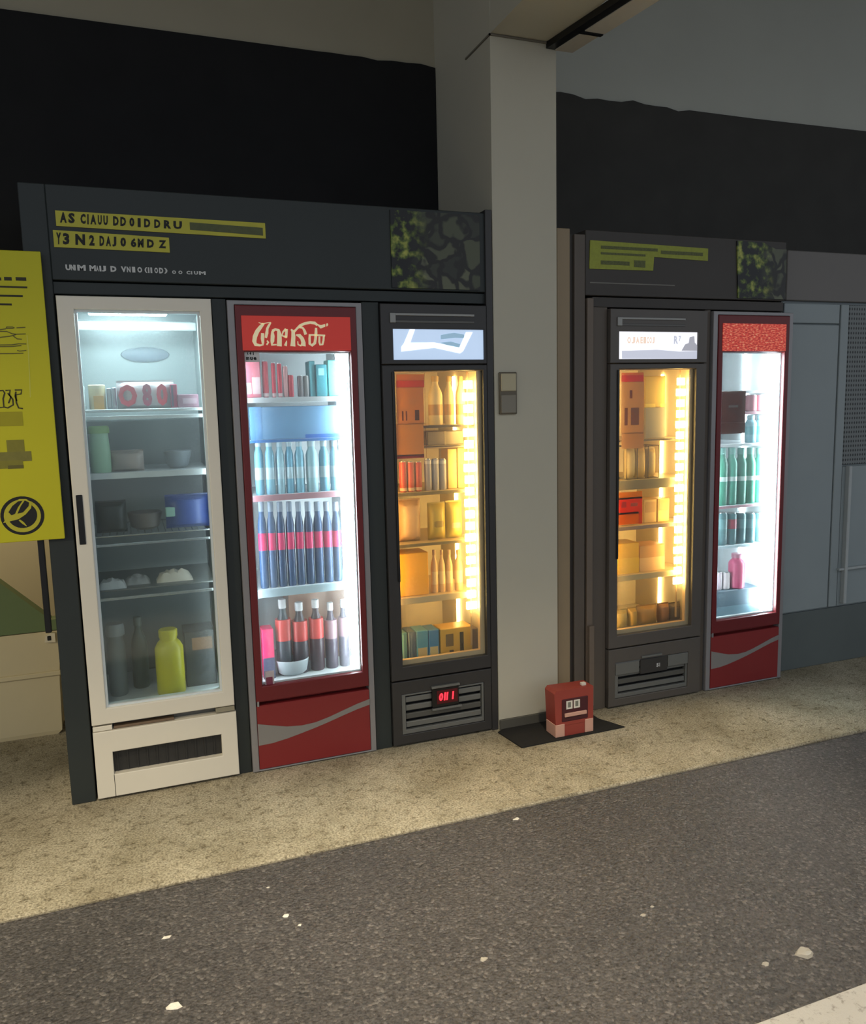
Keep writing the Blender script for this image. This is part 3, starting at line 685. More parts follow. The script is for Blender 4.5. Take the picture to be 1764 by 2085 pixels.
# ---- black coolers
def black_cooler_unit(x0, x1, label, gl, vent, lb, sh):
    xc = (x0 + x1) / 2
    r = thing('display_cooler', (xc, 0.0, 0.0), label, 'cooler', 'display coolers')
    q = shell(r, x0 + 0.004, x1 - 0.004, 0.345, 1.760, sh, warm_liner)
    B().box(x0 + 0.004, x1 - 0.004, 0.05, 0.57, 1.762, 1.998).done('top_housing', sh, r)
    B().box(x0 + 0.004, x1 - 0.004, 0.05, 0.57, 0.0, 0.343).done('machine_housing', sh, r)
    tp = B().ring((x0, x1, 1.745, 2.002), (gl[0], gl[1] + 0.008, 1.764, 1.896), 0.0, 0.05, 0.003).done('top_fascia', sh, r)
    B().box(gl[0] - 0.012, gl[0] + 0.382, -0.006, 0.001, 1.952, 1.962, 0.001).done('grip_line', mat('grip_grey', (150, 150, 146), 0.35, metal=0.4), tp)
    B().box(gl[0] - 0.012, gl[0] + 0.382, -0.004, 0.001, 1.922, 1.932, 0.001).done('grip_line', mat('grip_grey_dim', (96, 95, 92), 0.4, metal=0.3), tp)
    B().box(gl[0] - 0.014, gl[0] + 0.012, -0.008, 0.001, 1.921, 1.963, 0.002).done('grip_cap', MATS['grip_grey'], tp)
    s = B().box(gl[0] + 0.0005, gl[1] + 0.0075, 0.010, 0.03, 1.7645, 1.8955).done('lightbox', lb, r)
    d = B().ring((x0, x1, 0.318, 1.741), (gl[0], gl[1], 0.382, 1.716), 0.0, 0.044, 0.004).done('door', sh, r)
    B().box(gl[0] - 0.001, gl[1] + 0.001, 0.020, 0.024, 0.381, 1.717).done('glass_pane', glass_clear, d)
    B().ring((gl[0] - 0.001, gl[1] + 0.001, 0.381, 1.717), (gl[0] + 0.004, gl[1] - 0.024, 0.404, 1.712), 0.026, 0.048).done('inner_frame', mat('warm_frame', (214, 178, 134), 0.5), d)
    B().box(gl[0] - 0.012, gl[0] - 0.001, -0.008, 0.001, 0.78, 1.712, 0.002).done('handle', black_plastic, d)
    p = B().ring((x0, x1, 0.010, 0.312), vent, 0.0, 0.05, 0.003).done('base_panel', sh, r)
    n = int((q[1] - q[0]) / 0.05)
    led = B().box(gl[1] - 0.058, gl[1] - 0.050, 0.0578, 0.064, 0.42, 1.712).done('led_rail', mat('led_rail_tan', (190, 150, 100), 0.5), r)
    B().box(q[0] + 0.001, q[0] + 0.012, 0.054, 0.066, 0.42, 1.71, 0.002).done('led_strip', led_warm_fill, r)  # added fill light, out of sight behind the left of the door
    B().box(q[1] - 0.012, q[1] - 0.001, 0.30, 0.312, 0.42, 1.70, 0.002).done('led_strip', led_warm_fill, r)  # added fill light on the right wall, further back
    z = 0.60
    k = 0
    while z < 1.690:
        wv = 0.022 if k % 3 else 0.026
        B().box(gl[1] - 0.054 - wv / 1.0, gl[1] - 0.054 + wv / 1.0, 0.046, 0.0575, z, z + 0.036, 0.002).done('led_segment', led_warm, led)
        z += 0.0545; k += 1
    return r, q, s, p, d

lb1 = mat('lightbox_pale_blue', (190, 206, 226), 0.4, noise=(7, 0.12), emit=(176, 198, 226), estr=0.85)
lb2 = mat('lightbox_white', (240, 240, 244), 0.4, emit=(236, 236, 244), estr=0.95)
bc1, bq1, ls1, bpn1, bd1 = black_cooler_unit(1.048, 1.546, 'black warm-lit cooler with pale blue lightbox, just left of the pillar', (1.103, 1.526), (1.092, 1.508, 0.056, 0.250), lb1, black_cooler)
bc2, bq2, ls2, bpn2, bd2 = black_cooler_unit(2.200, 2.770, 'black warm-lit cooler with white lightbox, just right of the pillar', (2.250, 2.708), (2.240, 2.690, 0.050, 0.240), lb2, graphite_cooler)
# prints on the lightboxes
glow = mat('lightbox_ribbon_white', (250, 252, 255), 0.4, emit=(244, 249, 255), estr=1.1)
def lbp(pts, Y): return [A(760 + x / 4.17, 590 + y / 4.17, Y) for x, y in pts]
rib = lbp([(312, 336), (355, 336), (315, 450), (520, 448), (735, 490), (790, 360), (845, 360), (765, 520), (738, 540), (520, 492), (240, 524), (240, 485), (262, 455)], 0.009)
B().prism(rib, 0.0085, 0.0102).done('white_ribbon_print', glow, ls1)
tl = mat('lightbox_teal_print', (140, 172, 190), 0.4, noise=(40, 0.1), emit=(140, 172, 194), estr=0.75)
B().prism(lbp([(575, 385), (640, 372), (690, 366), (770, 380), (780, 412), (700, 408), (575, 420)], 0.009), 0.0085, 0.0102).done('teal_print', tl, ls1)
B().prism(lbp([(570, 450), (660, 440), (740, 462), (730, 492), (640, 475)], 0.009), 0.0085, 0.0102).done('teal_print', tl, ls1)
def l2(x, y): return A(1120 + x / 2.739, 420 + y / 2.739, 0.009)
lg = mat('lightbox_grey_print', (200, 202, 212), 0.5, emit=(196, 200, 216), estr=0.75)
lo_ = mat('lightbox_peach_print', (238, 214, 196), 0.5, noise=(120, 0.12), emit=(236, 208, 188), estr=0.8)
B().prism([l2(402, 806), l2(600, 800), l2(720, 810), l2(840, 806), l2(840, 850), l2(402, 850)], 0.0085, 0.0102).done('grey_print', lg, ls2)
B().prism([l2(735, 805), l2(755, 770), l2(775, 762), l2(780, 730), l2(805, 724), l2(808, 760), l2(825, 780), l2(822, 806)], 0.0080, 0.0098).done('grey_silhouette', mat('lightbox_grey_dark', (168, 168, 176), 0.5, emit=(176, 176, 186), estr=0.65), ls2)
bt = B()
for ch, a, b_ in zip('OJAEICOJ', (432, 456, 480, 505, 522, 540, 556, 572), (452, 476, 500, 519, 537, 553, 569, 584)):
    x0, z1 = l2(a, 728); x1, z0 = l2(b_, 765); put_glyph(bt, ch, x0, x1, z0, z1, 0.0092)
bt.done('peach_lettering', lo_, ls2)
bt = B(); x0, z1 = l2(692, 722); x1, z0 = l2(732, 768); put_glyph(bt, 'R', x0, x1 - (x1 - x0) * .4, z0, z1, 0.0092); put_glyph(bt, '7', x0 + (x1 - x0) * .65, x1, z0 + .012, z1, 0.0092); bt.done('grey_letter', lg, ls2)
# vents
def vent(panel, v, disp):
    x0, x1, z0, z1 = v
    B().box(x0 + 0.001, x1 - 0.001, 0.034, 0.049, z0 + 0.001, z1 - 0.001).done('vent_back', dark_groove, panel)
    B().ring((x0 + 0.001, x1 - 0.001, z0 + 0.001, z1 - 0.001), (x0 + 0.020, x1 - 0.012, z0 + 0.022, z1 - 0.010), 0.004, 0.03, 0.002).done('vent_frame', grey_metal, panel)
    zz = z0 + 0.030
    k = 0
    while zz < z1 - 0.03:
        B().box(x0 + 0.021, x1 - 0.013, 0.010, 0.026, zz, zz + 0.026, 0.003).done('vent_slat', grey_metal if k != 1 else mat('vent_slat_dark', (84, 84, 80), 0.5), panel)
        zz += 0.040; k += 1
vent(bpn1, (1.092, 1.508, 0.056, 0.250), True)
ds = B().box(1.240, 1.374, -0.008, 0.010, 0.166, 0.258, 0.003).done('display', black_plastic, bpn1)
B().box(1.236, 1.378, -0.014, 0.004, 0.259, 0.270, 0.002).done('display_hood', grey_metal, bpn1)
B().box(1.238, 1.388, -0.012, 0.004, 0.152, 0.162, 0.002).done('display_lip', grey_metal, bpn1)
B().box(1.262, 1.366, -0.0095, -0.0078, 0.182, 0.246).done('display_window', mat('dark_red_window', (60, 6, 16), 0.3, emit=(120, 4, 24), estr=0.12), ds)
dig = mat('red_digits', (255, 40, 50), 0.4, emit=(255, 40, 56), estr=2.4)
for ch, a, b_ in (('0', 1.272, 1.293), ('1', 1.297, 1.305), ('1', 1.309, 1.317), ('1', 1.338, 1.346)):
    put_glyph(B(), ch, a, b_, 0.196, 0.234, -0.0102, 0.1).done('digit', dig, ds)
vent(bpn2, (2.240, 2.690, 0.050, 0.240), False)
B().box(2.242, 2.385, -0.002, 0.006, 0.175, 0.236, 0.002).done('vent_cover', grey_metal, bpn2)
B().box(2.392, 2.560, -0.001, 0.006, 0.160, 0.238, 0.002).done('vent_cover', black_cooler, bpn2)
B().box(2.395, 2.520, -0.010, 0.001, 0.247, 0.258, 0.002).done('display_hood', grey_metal, bpn2)
B().box(2.562, 2.688, -0.003, 0.006, 0.178, 0.239, 0.002).done('vent_cover', grey_metal, bpn2)
bt = B()
for ch, a, b_ in (('5', 2.490, 2.504), ('1', 2.508, 2.512)): put_glyph(bt, ch, a, b_, 0.186, 0.206, -0.0015)
bt.done('small_number', white_ink, bpn2)

# ------------------------------------------------------------------ goods in the coolers
ORD = ['leftmost', 'second from left', 'third from left', 'fourth from left', 'fifth from left', 'sixth from left', 'seventh from left', 'eighth from left', 'ninth from left']
_cache = {}
def shared(key, fn):
    if key not in _cache: _cache[key] = fn()
    return _cache[key]
def span(p0, p1, ytop, Y, zb):
    x0, z1 = A(p0, ytop, Y); x1, _ = A(p1, ytop, Y)
    return x0, x1, max(z1 - zb, 0.02)
def goods(c, o=None): return mat('goods_%d_%d_%d' % c, c, 0.4, noise=(18, 0.08)) if o is None else o
def bottle(p0, p1, ytop, zb, Y, body, cap, band, label, group, name='bottle', shape=0, hs=None):
    x0, x1, h = span(p0, p1, ytop, Y, zb); r = (x1 - x0) / 2
    if hs: h = hs
    h = round(h, 3); r = round(r, 3)
    o = thing(name, ((x0 + x1) / 2, Y + 0.001, zb), label, 'bottle', group)
    def mk_body():
        if shape == 0: pr = [(r * .9, 0), (r, .02 * h), (r, .60 * h), (r * .88, .68 * h), (r * .5, .80 * h), (r * .42, .84 * h), (r * .42, .90 * h)]
        else: pr = [(r * .88, 0), (r, .03 * h), (r, .72 * h), (r * .8, .80 * h), (r * .6, .84 * h), (r * .6, .90 * h)]
        return B().lathe(pr).mesh('bottle_body', goods(body), True)
    link('bottle_body', shared(('b', shape, h, r, body), mk_body), o)
    rc = r * (.5 if shape == 0 else .66)
    link('cap', shared(('c', shape, h, r, cap), lambda: B().lathe([(rc, .885 * h), (rc, .985 * h), (rc * .9, h)]).mesh('cap', goods(cap), True)), o)
    if band:
        bc, b0, b1 = band
        link('label_band', shared(('l', h, r, bc, b0, b1), lambda: B().lathe([(r * 1.015, b0 * h), (r * 1.015, b1 * h)]).mesh('label_band', goods(bc), True)), o)
    return o
def can(p0, p1, ytop, zb, Y, body, band, label, group):
    x0, x1, h = span(p0, p1, ytop, Y, zb); r = round((x1 - x0) / 2, 3); h = round(h, 3)
    o = thing('drink_can', ((x0 + x1) / 2, Y, zb), label, 'can', group)
    link('can_body', shared(('k', h, r, body), lambda: B().lathe([(r * .8, 0), (r, .05 * h), (r, .92 * h), (r * .86, .98 * h)]).mesh('can_body', goods(body), True)), o)
    link('can_lid', shared(('kl', h, r), lambda: B().lathe([(r * .84, .98 * h), (r * .84, h), (r * .7, .99 * h)]).mesh('can_lid', steel, True)), o)
    if band: link('label_band', shared(('kb', h, r, band), lambda: B().lathe([(r * 1.012, band[1] * h), (r * 1.012, band[2] * h)]).mesh('label_band', goods(band[0]), True)), o)
    return o
def carton(p0, p1, ytop, zb, Y, dep, body, panel, label, group=None, name='carton', cat='carton', cap=None, lid=None, bev=0.003):
    x0, x1, h = span(p0, p1, ytop, Y, zb); xc = (x0 + x1) / 2; hw = (x1 - x0) / 2
    o = thing(name, (xc, Y, zb), label, cat, group)
    link('box_body', B().box(-hw, hw, 0, dep, 0, h, bev).mesh('box_body', goods(body)), o)
    if panel:
        for pc, u0, u1, v0, v1 in panel:
            link('print_panel', B().box(-hw + 2 * hw * u0, -hw + 2 * hw * u1, -0.0012, 0.0005, h * v0, h * v1).mesh('print_panel', goods(pc)), o)
    if cap: link('cap', B().lathe([(hw * .45, h - 0.0005), (hw * .45, h + 0.016), (hw * .4, h + 0.018)], 0, dep / 2).mesh('cap', goods(cap), True), o)
    if lid: link('lid', B().box(-hw - 0.001, hw + 0.001, -0.0012, dep + 0.001, h * lid[1], h * lid[2], 0.001).mesh('lid', goods(lid[0])), o)
    return o
def packet(p0, p1, ytop, zb, Y, dep, body, label, group=None, band=None, name='packet', cat='packet'):
    x0, x1, h = span(p0, p1, ytop, Y, zb); xc = (x0 + x1) / 2; hw = (x1 - x0) / 2
    o = thing(name, (xc, Y, zb), label, cat, group)
    link('bag', B().pouch(-hw, hw, 0, dep, 0, h).mesh('bag', goods(body), True), o)
    link('crimp', B().box(-hw, hw, dep / 2 - 0.002, dep / 2 + 0.002, h - 0.002, h + 0.006).mesh('crimp', goods(tuple(int(c * .85) for c in body))), o)
    if band:
        pc, v0, v1 = band
        link('print_panel', B().pouch(-hw * .72, hw * .72, -0.002, dep * .5, h * v0, h * v1).mesh('print_panel', goods(pc), True), o)
    return o
def tub(p0, p1, ytop, zb, Y, body, lidc, label, group=None, name='tub', cat='tub', prof=None, squash=1.0):
    x0, x1, h = span(p0, p1, ytop, Y, zb); r = (x1 - x0) / 2
    o = thing(name, ((x0 + x1) / 2, Y + r * squash, zb), label, cat, group)
    def sq(b):
        bmesh.ops.scale(b.bm, verts=b.bm.verts[:], vec=(1, squash, 1)); return b
    pr = prof or [(.82, 0), (.92, .05), (1, .8), (1, .84)]
    link('tub_body', sq(B().lathe([(r * a, h * b) for a, b in pr], n=24)).mesh('tub_body', goods(body), True), o)
    if lidc: link('lid', sq(B().lathe([(r * 1.02, h * .84), (r * 1.02, h * .96), (r * .9, h)], n=24)).mesh('lid', goods(lidc), True), o)
    return o

# -- white cooler
WC = 'goods in the white cooler'
z = zs1
carton(158, 171, 786, z, 0.10, 0.06, (232, 236, 236), [((60, 110, 120), .1, .9, .35, .55)], 'white carton with teal label on the top shelf of the white cooler', WC, cap=(240, 240, 240))
tb = tub(178, 213, 783, z, 0.11, (238, 214, 164), (240, 222, 182), 'cream tub with orange print on the top shelf of the white cooler', WC, prof=[(.94, 0), (1, .05), (1, .8), (1, .84)])
link('print_panel', B().lathe([(0.0375, .02), (0.0375, .055)], n=24).mesh('print_panel', goods((226, 168, 74)), True), tb) if False else None
carton(190, 211, 806, z, 0.102, 0.004, (222, 160, 62), None, 'orange print card in front of the cream tub', WC, name='print_card', cat='card', bev=0.0005)
carton(216, 226, 790, z, 0.12, 0.08, (150, 150, 162), [((190, 190, 198), .2, .8, .1, .9)], 'slim grey carton just right of the cream tub', WC)
carton(227, 236, 789, z, 0.12, 0.08, (172, 168, 178), [((206, 200, 206), .2, .8, .1, .9)], 'slim pale grey carton against the red-print bag', WC)
pk = packet(236, 354, 778, z, 0.11, 0.06, (214, 206, 208), 'pale bag with big crimson printed shapes on the top shelf of the white cooler', WC)
def red_print(parent, ch, p0, p1, y0, y1, c, Y=0.113):
    x0, z1 = A(p0, y0, Y); x1, z0 = A(p1, y1, Y)
    b = B(); put_glyph(b, ch, x0, x1, z0, z1, 0)
    bm = b.bm
    g = bmesh.ops.extrude_face_region(bm, geom=bm.faces[:]); vs = [v for v in g['geom'] if isinstance(v, bmesh.types.BMVert)]
    bmesh.ops.translate(bm, verts=vs, vec=(0, 0.02, 0)); bmesh.ops.translate(bm, verts=bm.verts[:], vec=(0, Y - 0.008, 0))
    b.done('red_print', goods(c), parent)
red_print(pk, 'O', 239, 281, 783, 828, (206, 22, 62)); red_print(pk, '8', 288, 311, 781, 827, (164, 26, 76))
red_print(pk, '0', 317, 343, 781, 826, (200, 22, 60)); red_print(pk, 'l', 233, 238, 790, 826, (150, 120, 140))
carton(346, 360, 782, z, 0.10, 0.06, (150, 30, 70), [((70, 60, 80), .1, .4, .05, .95)], 'slim dark magenta carton right of the red-print bag', WC)
carton(361, 404, 803, z, 0.095, 0.10, (150, 108, 124), [((178, 150, 160), .25, .9, .3, .7)], 'mauve box at the right end of the top shelf in the white cooler', WC)
z = zs2
tub(177, 221, 868, z, 0.10, (176, 216, 182), (128, 170, 84), 'pale green jar with a leaf-green lid on the second shelf of the white cooler', WC, name='jar', cat='jar', prof=[(.95, 0), (1, .04), (1, .45), (.95, .55), (.86, .84)])
packet(223, 292, 921, z, 0.12, 0.06, (176, 160, 152), 'beige bag on the second shelf of the white cooler', WC)
tub(333, 392, 917, z, 0.14, (112, 118, 124), None, 'dark grey bowl on the second shelf of the white cooler', WC, name='bowl', cat='bowl', prof=[(.5, 0), (.75, .15), (1, .9), (.96, .95), (.7, .3)])
z = zs3
packet(192, 256, 1026, z, 0.13, 0.08, (44, 50, 46), 'dark green bag on the third shelf of the white cooler', WC)
tub(258, 332, 1046, z, 0.14, (104, 94, 86), None, 'brown bowl on the third shelf of the white cooler', WC, name='bowl', cat='bowl', prof=[(.5, 0), (.8, .15), (1, .9), (.96, .95), (.7, .3)])
bb = packet(336, 428, 1013, z, 0.12, 0.10, (38, 66, 140), 'blue bag on the third shelf of the white cooler', WC)
x0, z1 = A(337, 1034, .12); x1, z0 = A(361, 1052, .12)
B().box(x0, x1, 0.128, 0.150, z0, z1, 0.003).done('label_patch', goods((150, 190, 176)), bb)
z = zs4
def lying(p0, p1, ytop, Y, dep, body, label):
    x0, x1, h = span(p0, p1, ytop, Y, zs4); h = min(h, 0.05)
    b = B(); hw = (x1 - x0) / 2; n = 10; rows = []
    rnd = random.Random(p0)
    for i in range(6):
        row = []
        for k in range(n + 1):
            u = k / n * 2 - 1; v = i / 5 * 2 - 1
            hh = h * max(0, 1 - u * u) ** .5 * max(0, 1 - v * v) ** .5 * (0.7 + 0.5 * rnd.random())
            row.append(b.bm.verts.new((u * hw, dep * (v + 1) / 2, hh + 0.001)))
        rows.append(row)
    for i in range(5):
        for k in range(n): b.bm.faces.new((rows[i][k], rows[i][k + 1], rows[i + 1][k + 1], rows[i + 1][k]))
    ed = [e for e in b.bm.edges if e.is_boundary]
    g = bmesh.ops.extrude_edge_only(b.bm, edges=ed)
    for v in [q for q in g['geom'] if isinstance(q, bmesh.types.BMVert)]: v.co.z = 0
    o = link('film_packet', b.mesh('film_packet', goods(body), True)); o.location = ((x0 + x1) / 2, Y, zs4)
    tag(o, label, 'packet', WC)
lying(198, 257, 1184, 0.09, 0.09, (226, 224, 220), 'white film packet lying at the left of the fourth shelf in the white cooler')
lying(250, 306, 1178, 0.14, 0.10, (176, 172, 166), 'greyish film packet lying on the middle of the fourth shelf in the white cooler')
lying(318, 393, 1166, 0.13, 0.10, (214, 202, 184), 'crinkled cream packet lying at the right of the fourth shelf in the white cooler')
z = WFLOOR
tub(213, 252, 1276, z, 0.16, (118, 128, 130), (150, 158, 160), 'grey translucent jar at the bottom left of the white cooler', WC, name='jar', cat='jar', prof=[(.9, 0), (1, .04), (1, .7), (.8, .78), (.8, .84)])
yb = bottle(312, 371, 1284, z, 0.115, (206, 196, 28), (206, 196, 28), None, 'bright yellow bottle standing on the floor of the white cooler', WC, shape=1)
xx, zz_ = A(343, 1303, 0.08)
B().box(xx - 0.008, xx + 0.008, 0.100, 0.118, zz_ - 0.018, zz_ + 0.006, 0.003).done('dark_mark', goods((60, 56, 20)), yb)
carton(374, 436, 1288, z, 0.16, 0.14, (40, 44, 46), [((120, 84, 52), .25, .92, .66, .88)], 'dark box with an orange label at the bottom right of the white cooler', WC)
bottle(262, 296, 1258, z, 0.26, (72, 84, 76), (90, 100, 92), None, 'dim green bottle behind the yellow one in the white cooler', WC)

# -- near red cooler
RC = 'near red cooler'
SYR = 0.085
zr1, zr2, zr3, zr4 = AZ(610, 808, SYR), AZ(610, 893, SYR), AZ(610, 1004, SYR), AZ(610, 1193, SYR)
xl, xr = q1[0], q1[1]
rect_shelf(rc1, xl, xr, zr1, SYR, rail=0.022); rect_shelf(rc1, xl, xr, zr2, SYR, rail=0.012, railm=mat('blue_rail', (74, 130, 200), .4))
rect_shelf(rc1, xl, xr, zr3, SYR, rail=0.026, railm=mat('pink_rail', (206, 150, 158), .4)); rect_shelf(rc1, xl, xr, zr4, SYR, rail=0.036, railm=mat('ice_rail', (206, 228, 236), .4))
G = 'cartons on the top shelf of the near red cooler'
carton(496, 529, 734, zr1, 0.10, 0.10, (230, 130, 146), [((244, 214, 216), .45, .95, .1, .55), ((236, 226, 230), .05, .4, .1, .4)], 'pink box at the left end of the top shelf in the near red cooler', G)
for k, (a, b_, yt, c) in enumerate([(532, 545, 735, (196, 44, 62)), (551, 560, 738, (200, 40, 62)), (563, 573, 739, (204, 48, 66))]):
    can(a, b_, yt, zr1, 0.12, c, ((232, 200, 200), .02, .12), '%s of three tall red cans in the near red cooler' % ORD[k], G)
for k, (a, b_, yt, c, nm) in enumerate([(575, 585, 745, (226, 170, 168), 'slim pink can beside the tall red cans'), (586, 597, 763, (196, 56, 70), 'short red can right of the slim pink can'), (605, 616, 765, (120, 112, 112), 'short brown-grey can on the top shelf'), (617, 628, 765, (140, 136, 134), 'short silver-grey can on the top shelf')]):
    can(a, b_, yt, zr1, 0.12, c, None, nm + ' in the near red cooler', G)
carton(629, 641, 735, zr1, 0.12, 0.08, (104, 176, 186), None, 'slim pale teal carton on the top shelf in the near red cooler', G)
carton(643, 665, 742, zr1, 0.11, 0.08, (60, 140, 152), [((150, 205, 210), .2, .75, .66, .88)], 'dark teal carton with a pale square label in the near red cooler', G)
carton(667, 689, 733, zr1, 0.12, 0.08, (84, 176, 168), None, 'green-teal carton at the right end of the top shelf in the near red cooler', G)
carton(508, 697, 829, zr2, 0.10, 0.20, (128, 176, 216), [((108, 160, 208), .0, .12, .0, 1.0), ((60, 118, 204), .58, 1.0, .0, .12)], 'wide pale blue multipack on the second shelf in the near red cooler', None, name='multipack', cat='box')
for k, (a, b_) in enumerate([(516, 534), (537, 557), (559, 577), (579, 596), (598, 618), (621, 645), (648, 668), (670, 690)]):
    bottle(a, b_, 897, zr3, 0.115, [(120, 186, 214), (140, 200, 222), (170, 214, 226)][k % 3], (206, 230, 238), ((196, 226, 236), .28, .50), '%s of the pale blue bottles in the near red cooler' % ORD[k], 'pale blue bottles in the near red cooler', shape=1)
for k in range(9):
    a = 522 + k * 19
    bottle(a, a + 18, 1022, zr4, 0.115, [(58, 84, 120), (70, 92, 124), (50, 74, 106)][k % 3], (150, 164, 180), ((224, 62, 110), .44, .64), '%s of the dark blue bottles with pink labels in the near red cooler' % ORD[k], 'pink-label bottles in the near red cooler', shape=1)
zf = q1[2]
G = 'goods on the floor of the near red cooler'
carton(586, 702, 1198, zf, 0.30, 0.14, (176, 140, 118), None, 'large tan box at the back of the near red cooler floor', G)
for k, (a, b_, bc) in enumerate([(558, 590, (52, 62, 70)), (592, 624, (54, 50, 56)), (627, 656, (60, 42, 48)), (659, 684, (70, 60, 72)), (687, 708, (84, 78, 92))]):
    bottle(a, b_, 1222 + 6 * (k % 2), zf, 0.16, bc, (224, 222, 222), ((206, 66, 62) if k < 3 else (150, 120, 128), .46, .74), '%s of the dark bottles on the floor of the near red cooler' % ORD[k], G)
carton(533, 557, 1283, zf, 0.12, 0.08, (226, 50, 104), [((70, 74, 96), .0, 1.0, .0, .42)], 'hot pink and navy box at the bottom left of the near red cooler', G)
tub(566, 634, 1352, zf, 0.09, (206, 216, 220), None, 'low white bowl at the front of the near red cooler floor', G, name='bowl', cat='bowl', prof=[(.6, 0), (.85, .2), (1, .95), (.96, 1.0), (.6, .3)], squash=.7)
pt = B().box(*[A(541, 1395, .012)[0], A(558, 1366, .012)[0]], 0.013, 0.0185, A(541, 1397, .012)[1], A(541, 1368, .012)[1]).done('price_tag', goods((200, 190, 194)), rc1)
x0, z1 = A(541, 1380, .012); x1, z0 = A(556, 1393, .012)
B().box(x0 + .002, x1, 0.0122, 0.0132, z0, z1).done('tag_print', goods((130, 60, 84)), pt)
pt = B().box(A(497, 740, .012)[0], A(528, 716, .012)[0], 0.013, 0.0185, A(497, 737, .012)[1], A(528, 717, .012)[1]).done('price_tag', goods((214, 214, 214)), rc1)
bt = B()
for k, (ch, p0, p1, y0, y1) in enumerate((('t', 503, 506, 717, 722), ('4', 508, 512, 716, 723), ('1', 515, 517, 717, 723), ('m', 501, 508, 727, 733), ('u', 509, 515, 727, 733), ('e', 516, 523, 727, 733))):
    x0, z1 = A(p0, y0, .0125); x1, z0 = A(p1, y1, .0125); put_glyph(bt, ch, x0, x1, z0, z1, 0.0125)
bt.done('tag_print', ink, pt)

# -- warm cooler left of the pillar
G = 'goods in the warm cooler left of the pillar'
SW = 0.075
za, zb_, zc, zd = AZ(880, 866, SW), AZ(880, 1000, SW), AZ(880, 1104, SW), AZ(880, 1212, SW)
xl, xr = bq1[0], bq1[1]
dk = mat('dark_wire', (70, 56, 44), .4, metal=.3)
warm_shelf = mat('tan_shelf', (176, 150, 112), .45)
rect_shelf(bc1, xl, xr, za, SW, rail=0.012, m=warm_shelf, railm=dk); rect_shelf(bc1, xl, xr, zb_, SW, rail=0.016, m=warm_shelf, railm=mat('olive_rail', (120, 104, 70), .4))
rect_shelf(bc1, xl, xr, zc, SW, rail=0.014, m=warm_shelf, railm=MATS['olive_rail']); rect_shelf(bc1, xl, xr, zd, SW, rail=0.03, m=warm_shelf, railm=mat('tan_rail', (190, 168, 128), .4))
for k, (a, b_) in enumerate([(872, 899), (904, 923), (928, 947)]):
    bottle(a, b_, 766, za, 0.12, (232, 206, 150), (214, 176, 110), ((196, 150, 90), .2, .42), '%s of three cream bottles in the warm-lit cooler' % ORD[k], G)
carton(872, 944, 879, AZ(880, 908, SW), 0.12, 0.12, (128, 112, 86), [((150, 134, 100), .45, .5, 0, 1)], 'flat grey-brown box high in the warm cooler left of the pillar', G)
rect_shelf(bc1, xl, xr, AZ(880, 908, SW), SW, rail=0.006, m=warm_shelf, railm=dk)
for k in range(3):
    can(813 + 15.5 * k, 827 + 15.5 * k, 940, zb_, 0.11, (196, 62, 40), ((226, 180, 140), .04, .14), '%s of three orange-red cans in the warm-lit cooler' % ORD[k], G)
    can(864 + 15 * k, 878 + 15 * k, 934, zb_, 0.11, (164, 158, 160), ((206, 200, 200), .84, .95), '%s of three silver cans in the warm-lit cooler' % ORD[k], G)
carton(911, 930, 914, zb_, 0.12, 0.08, (210, 166, 92), None, 'tan carton right of the silver cans in the warm cooler', G)
carton(932, 949, 912, zb_, 0.12, 0.08, (226, 186, 96), [((190, 130, 60), .2, .8, .2, .6)], 'yellow carton beside the light strip left of the pillar', G)
packet(815, 862, 1022, zc, 0.11, 0.10, (206, 160, 112), 'tan bag on the third shelf of the warm cooler left of the pillar', G)
packet(876, 912, 1028, zc, 0.11, 0.08, (176, 152, 60), 'olive-yellow packet beside the tan bag left of the pillar', G, band=((140, 116, 50), .3, .6))
packet(913, 946, 1024, zc, 0.11, 0.08, (196, 172, 70), 'yellow packet next to the olive one left of the pillar', G, band=((220, 200, 140), .25, .5))
carton(813, 872, 1129, zd, 0.10, 0.12, (240, 168, 20), None, 'plain bright orange box on the lowest shelf left of the pillar', G, name='box', cat='box')
for k, (a, b_) in enumerate([(877, 890), (893, 905), (908, 921), (925, 941)]):
    bottle(a, b_, 1120, zd, 0.12, (214, 172, 122), (190, 150, 110), ((226, 196, 150), .2, .5), '%s of four slim amber bottles beside the orange box' % ORD[k], G)
zf = bq1[2]
for k, (a, b_, c, pc, nm) in enumerate([(816, 829, (72, 120, 128), (110, 150, 150), 'teal'), (832, 847, (52, 78, 104), (80, 100, 120), 'navy'), (848, 872, (74, 150, 176), (206, 180, 120), 'sky-blue and cream'), (873, 894, (64, 132, 176), (210, 190, 130), 'mid-blue and cream')]):
    carton(a, b_, 1290 - k * 2, zf, 0.075, 0.10, c, [(pc, .12, .88, .05, .42)] if k > 1 else [(pc, .3, .5, .05, .95)], '%s packet box on the floor of the warm cooler left of the pillar' % nm, G)
yx = carton(897, 962, 1282, zf, 0.075, 0.10, (222, 168, 60), [((120, 92, 50), .16, .4, .36, .8), ((50, 42, 30), .6, .72, .05, .82), ((70, 54, 36), .27, .4, .06, .22), ((240, 214, 160), .64, .7, .1, .4)], 'yellow box with black print on the floor of the warm cooler left of the pillar', G)
carton(963, 981, 1280, zf, 0.075, 0.10, (96, 78, 78), None, 'dull purple box at the right end of that warm cooler floor', G)
